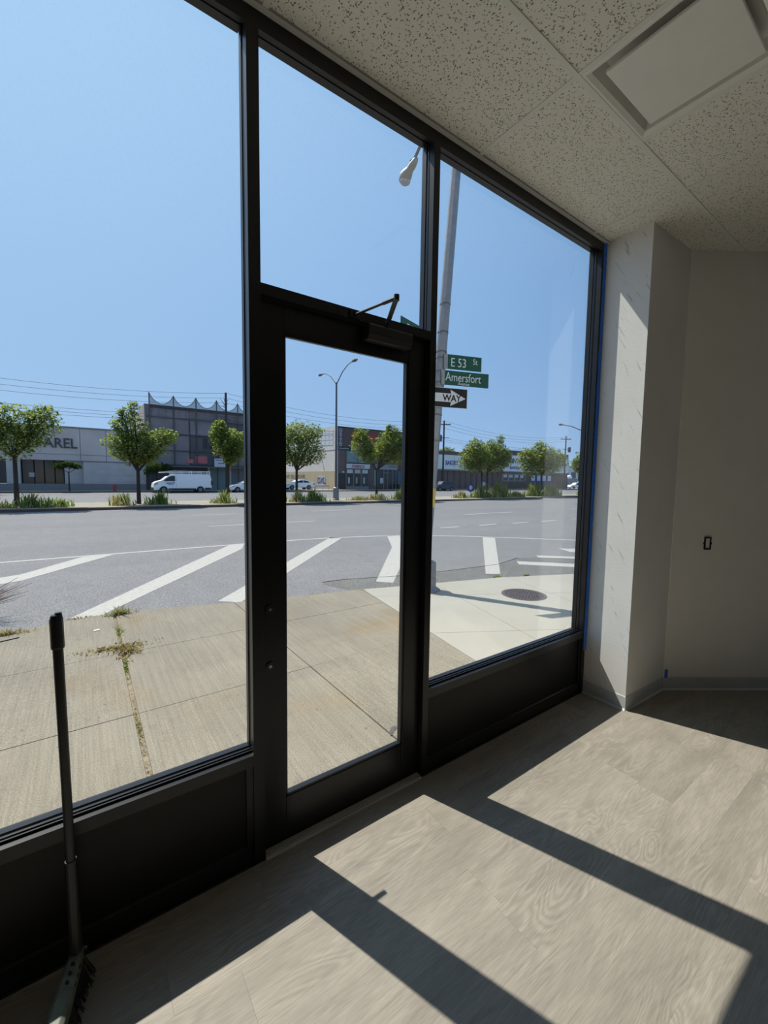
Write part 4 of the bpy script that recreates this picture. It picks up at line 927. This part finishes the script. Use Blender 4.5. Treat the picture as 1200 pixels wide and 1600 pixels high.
# brick front
box('front_wall', M_brown, b3, XS+.3, XE, F, F+.1, 6.25, 9.75); box('parapet_cap', M_signblack, b3, XS+.2, XE, F-.06, F+.3, 9.75, 9.9)
box('front_pier', M_brown2, b3, XS+.3, 33.85, F-.02, F+.1, .06, 6.25); box('front_pier', M_brown2, b3, 38.3, 39.1, F-.02, F+.1, .06, 6.25); box('front_pier', M_brown2, b3, 44.8, 49.8, F-.02, F+.1, .06, 6.25)
for i in range(9): box('brick_course', M_brown2, b3, XS+.32, XE, F-.012, F+.01, 6.5+i*.36, 6.5+i*.36+.05)
vs_ = box('vertical_sign', M_purple, b3, 32.45, 33.15, F-.18, F-.02, 6.7, 9.65)
for i, ch in enumerate('CURTAINS'): text('lettering', ch, M_signwhite, vs_, (32.8,F-.19,9.28-i*.363), .44, FACE, .006, 1.5, 'CENTER', .012)
rs = box('roof_sign', M_redsign, b3, 34.8, 36.3, F-.12, F-.02, 7.9, 9.1); box('roof_sign', M_redsign, b3, 38.0, 39.6, F-.12, F-.02, 7.9, 9.2); box('roof_sign', M_purple, b3, 40.7, 42.2, F-.12, F-.02, 8.2, 9.4)
for i in range(2): win(b3, 33.95+i*2.15, 36.0+i*2.15, 4.35, 6.15, F, M_teal)
for z in (6.3,): box('upper_sill', M_b1, b3, 33.9, 38.2, F-.05, F, z, z+.5)
fs_ = box('shop_sign', M_signpale, b3, 33.9, 38.25, F-.3, F-.05, 3.42, 4.15)
text('lettering', 'FABRICS', M_redsign, fs_, (34.75,F-.32,3.56), .62, (R(90),0,0), .01, 1.02, bold=.012).data.shear = .3
for i in range(3):
    w_ = win(b3, 33.95+i*1.44, 35.33+i*1.44, .5, 3.35, F+.1); box('poster', M_signpale if i != 1 else M_b1, w_, 34.1+i*1.44, 35.15+i*1.44, F-.01, F+.02, 2.65, 3.25)
    box('mannequin_card', (M_b1,M_tan,M_signwhite)[i], w_, 34.3+i*1.44, 34.6+i*1.44, F-.01, F+.02, 1.0, 2.0)
box('stall_riser', M_cap, b3, 33.9, 38.25, F-.02, F+.1, .06, .5)
box('door_recess', M_b1dark, b3, 32.5, 33.8, F-.03, F, .06, 2.6); box('wall_light', M_signwhite, b3, 33.1, 33.4, F-.3, F-.05, 2.7, 2.95)
dr = box('shop_entrance', M_b1dark, b3, 39.1, 44.8, F, F+.12, .06, 3.5); box('entrance_lintel', M_signwhite, dr, 39.6, 44.0, F-.12, F-.02, 3.45, 3.6)
box('entrance_sign', M_cap, b3, 39.4, 44.2, F-.1, F, 3.65, 4.3); text('lettering', 'LINENS', M_signwhite, b3, (40.5,F-.11,3.72), .5, FACE, .006, 1.1)
for xx in (39.25,41.2,42.0,43.1,43.8): box('door_frame', M_galv, dr, xx, xx+.13, F-.05, F, .06, 3.4)
box('door_rail', M_galv, dr, 41.0, 42.4, F-.05, F, 2.75, 2.9); box('notice_board', M_signwhite, dr, 40.45, 41.1, F-.12, F-.05, 1.05, 1.95); box('blue_panel', M_bluepanel, dr, 44.2, 45.4, F-.08, F-.02, .9, 3.2)
box('side_glass', M_teal, b3, 39.2, 40.1, F-.04, F, .7, 3.2)

b4 = empty('bakery', (0,0,0), label='low brick bakery with a pale blue fascia and blue letters', cat='building')
box('core', M_brown2, b4, 51, 97, F+.05, F+20, .0, 7.1); box('core_high', M_brown2, b4, 70.5, 97, F+.05, F+20, 7.1, 8.3)
box('parapet_wall', M_brown, b4, 51, 70.5, F, F+.1, 6.5, 7.2); box('parapet_wall', M_brown, b4, 70.5, 97, F, F+.1, 7.25, 8.35)
box('fascia', M_b4, b4, 51, 70.5, F-.25, F, 3.85, 6.5); box('fascia', M_b4, b4, 70.5, 97, F-.25, F, 3.85, 7.25)
for i in range(16): box('fascia_joint', M_cap, b4, 52.0+i*2.8, 52.06+i*2.8, F-.262, F-.24, 3.87, 6.48)
box('fascia_base', M_cap, b4, 51, 97, F-.3, F, 3.6, 3.85)
for i in range(13): box('wall_pier', M_brown, b4, 51.4+i*1.6, 51.9+i*1.6, F-.05, F+.05, .06, 3.6)
box('brick_apron', M_brown, b4, 71.5, 97, F-.08, F+.06, .06, 1.7)
for i in range(4): w_ = win(b4, 72.3+i*2.0, 74.2+i*2.0, 1.75, 3.3, F-.02, M_shopglass, M_b1); 
for i in range(4): box('window_poster', M_b1, b4, 72.5+i*1.9, 73.6+i*1.9, F-.12, F-.1, 2.5, 3.1)
for i in range(4): ww = box('shop_board', M_blueletter, b4, 82+i*2.1, 83.7+i*2.1, F-.12, F-.06, 1.5, 3.3); box('board_print', M_signpale, ww, 82.2+i*2.1, 83.5+i*2.1, F-.14, F-.12, 1.9, 3.1)
text('lettering', 'BAKERY', M_blueletter, b4, (55.3,F-.28,4.65), 1.2, FACE, .02, .76, bold=.012)
text('lettering', 'AUNTIHUS', M_blueletter, b4, (73.3,F-.28,5.6), 1.45, FACE, .02, 1.0, bold=.01)
text('lettering', 'BAKERIES', M_blueletter, b4, (74.3,F-.28,4.35), .85, FACE, .02, 1.25, bold=.008)
b5 = empty('distant_building', (0,0,0), label='low grey building in the far distance at the right edge', cat='building')
box('core', M_b1, b5, 125, 165, 80, 95, 0, 7); box('parapet_cap', M_cap, b5, 124.8, 165, 79.8, 95, 7, 7.3)
for i in range(8): win(b5, 126+i*4.5, 129+i*4.5, 2.2, 5.2, 80)
# ------------------------------------------------------------------ street furniture across the road
lp = empty('street_lamp', (15.75,26.6,MZ), label='tall twin armed street lamp on the median seen through the door', cat='lamp post')
m = MB(); m.tube([(0,0,.5),(0,0,8.9)], [.10,.065], 10); m.build('pole', M_galvdark, lp)
m = MB(); m.lathe([(.27,0),(.27,.10),(.24,.12),(.23,.95),(.15,1.0),(.1,1.02)], (0,0,0), 8); m.build('base_skirt', M_galv, lp)
for s_, nm in ((-1,'lamp_arm'),(1,'lamp_arm')):
    k_ = Vector((0,0,8.75)); m = MB(); m.tube([k_, k_+Vector((0,s_*.9,.75)), k_+Vector((0,s_*1.7,1.12)), k_+Vector((0,s_*2.3,1.2))], [.04,.035,.03,.03], 8); a_ = m.build(nm, M_galvdark, lp)
    h_ = MB(); h_.tube([k_+Vector((0,s_*2.2,1.2)), k_+Vector((0,s_*2.4,1.21)), k_+Vector((0,s_*2.75,1.22)), k_+Vector((0,s_*2.95,1.21))], [.03,.09,.12,.04], 10); h_.build('lamp_head', M_galvdark, a_)
sgn = empty('street_name_sign', (15.85,26.5,0), 0, label='small green street sign on the median lamp post', cat='sign'); box('sign_plate', M_signgreen, sgn, .05, 1.15, -.012, .0, 3.92, 4.22); text('lettering', 'Amersfort', M_signwhite, sgn, (.12,-.016,4.0), .2, FACE, .002, 1.0)
box('bracket', M_galv, sgn, -.02, .06, -.03, .03, 3.92, 4.22)
l2 = empty('street_lamp', (55.2,28.2,MZ), label='street lamp whose curved arm shows at the right edge of the window', cat='lamp post')
m = MB(); m.tube([(0,0,0),(0,0,8.3)], [.11,.07], 10); m.build('pole', M_galvdark, l2)
m = MB(); m.tube([(0,0,8.0),(-2.0,0,8.35),(-4.2,.2,8.75),(-6.0,.3,8.8)], [.07,.06,.05,.05], 8); m.build('lamp_arm', M_galvdark, l2)
m = MB(); m.tube([(-5.9,.3,8.8),(-6.2,.3,8.8),(-6.7,.3,8.78),(-6.9,.3,8.76)], [.05,.10,.14,.04], 10); m.build('lamp_head', M_galvdark, l2)
PX = [-23.0, 14.5, 51.24, 89.1]; PZ = 12.0; PY = 52.1
PLAB = ['wooden utility pole beyond the apparel store at the far left','wooden utility pole with short branches before the netted building','wooden utility pole with a transformer left of the bakery sign','wooden utility pole with a transformer at the right of the bakery']
for i, xx in enumerate(PX):
    u = empty('utility_pole', (xx,PY,.06), label=PLAB[i], cat='utility pole', group='utility poles along the far pavement')
    MB().tube([(0,0,0),(0,0,PZ)], [.19,.13], 8).build('pole', M_wood, u)
    if i != 1:
        MB().box(-1.15,1.15,-.08,.08,PZ-.75,PZ-.6).build('crossarm', M_wood, u).rotation_euler = (0,0,R(-35))
        for k in (-1.05,-.4,.4,1.05): MB().lathe([(.04,0),(.06,.08),(.03,.16)], (k*.82,-k*.57,PZ-.6), 8).build('insulator', M_galv, u)
        MB().lathe([(.30,0),(.32,.1),(.32,1.0),(.24,1.15)], (-.5 if i == 2 else .7,.35 if i == 2 else -.5,PZ-3.6), 12).build('transformer', M_galvdark, u)
        MB().box(-.7,.9,-.05,.05,PZ-3.0,PZ-2.9).build('transformer_bracket', M_galvdark, u).rotation_euler = (0,0,R(-35))
    else:
        rr = random.Random(4); m = MB()
        for k in range(14): a_ = Vector((0,0,PZ-1.2-2.6*rr.random())); m.tube([a_, a_+Vector((rr.uniform(-.9,.9),rr.uniform(-.3,.3),rr.uniform(.1,.9)))], [.05,.02], 5)
        m.build('climbing_branches', M_wood, u)
WN = [(11.9,-.5,'topmost power line across the sky'),(11.42,.0,'second power line from the top'),(10.92,.4,'third power line from the top'),(9.2,0,'upper telephone cable below the power lines'),(8.86,.1,'middle telephone cable below the power lines'),(8.56,.2,'lowest telephone cable across the street')]
for z, dy, lab in WN:
    c = MB(); pts = []
    for i in range(len(PX)-1):
        for k in range(12):
            u = k/12; sag = (1.25 if z > 10 else .75)*(1-(2*u-1)**2); pts.append((PX[i]+(PX[i+1]-PX[i])*u, PY+dy, z-sag))
    pts.append((PX[-1],PY+dy,z))
    c.tube(pts, .016, 4); tag(c.build('power_cable', M_wire), lab, 'cable', 'overhead cables across the street')
hy = empty('fire_hydrant', (2.7,52.2,.06), label='red fire hydrant on the far pavement left of the van', cat='hydrant')
MB().lathe([(.18,0),(.18,.05),(.12,.07),(.12,.5),(.16,.52),(.15,.6),(.08,.72),(.03,.76)], (0,0,0), 12).build('barrel', M_hyd, hy)
MB().tube([(-.2,0,.42),(.2,0,.42)], .06, 8).build('nozzle', M_hyd, hy)
for x_, z_, lab in ((32.9,.95,'left round blue sign among the weeds by the paired trees'),(34.9,1.35,'right round blue sign among the weeds by the paired trees')):
    g_ = empty('traffic_sign', (x_,28.6,MZ), R(-30), label=lab, cat='sign')
    MB().tube([(0,0,0),(0,0,z_)], .03, 6).build('post', M_galv, g_); MB().tube([(0,-.05,z_-.05),(0,-.03,z_-.05)], .42, 20).build('sign_disc', M_blueletter, g_)
    MB().extr([(-.2,z_-.1),(0,z_-.3),(.2,z_-.05),(.08,z_+.2),(-.15,z_+.18)],'y',-.056,-.05).build('sign_symbol', M_signwhite, g_)

# lettering curves become plain meshes
bpy.context.view_layer.update()
dg = bpy.context.evaluated_depsgraph_get()
for o in [o for o in COL.objects if o.type == 'FONT']:
    me = bpy.data.meshes.new_from_object(o.evaluated_get(dg)); nm = o.name
    q = bpy.data.objects.new('lettering', me); COL.objects.link(q); q.parent = o.parent
    q.location = o.location; q.rotation_euler = o.rotation_euler; q.scale = o.scale
    bpy.data.objects.remove(o, do_unlink=True)
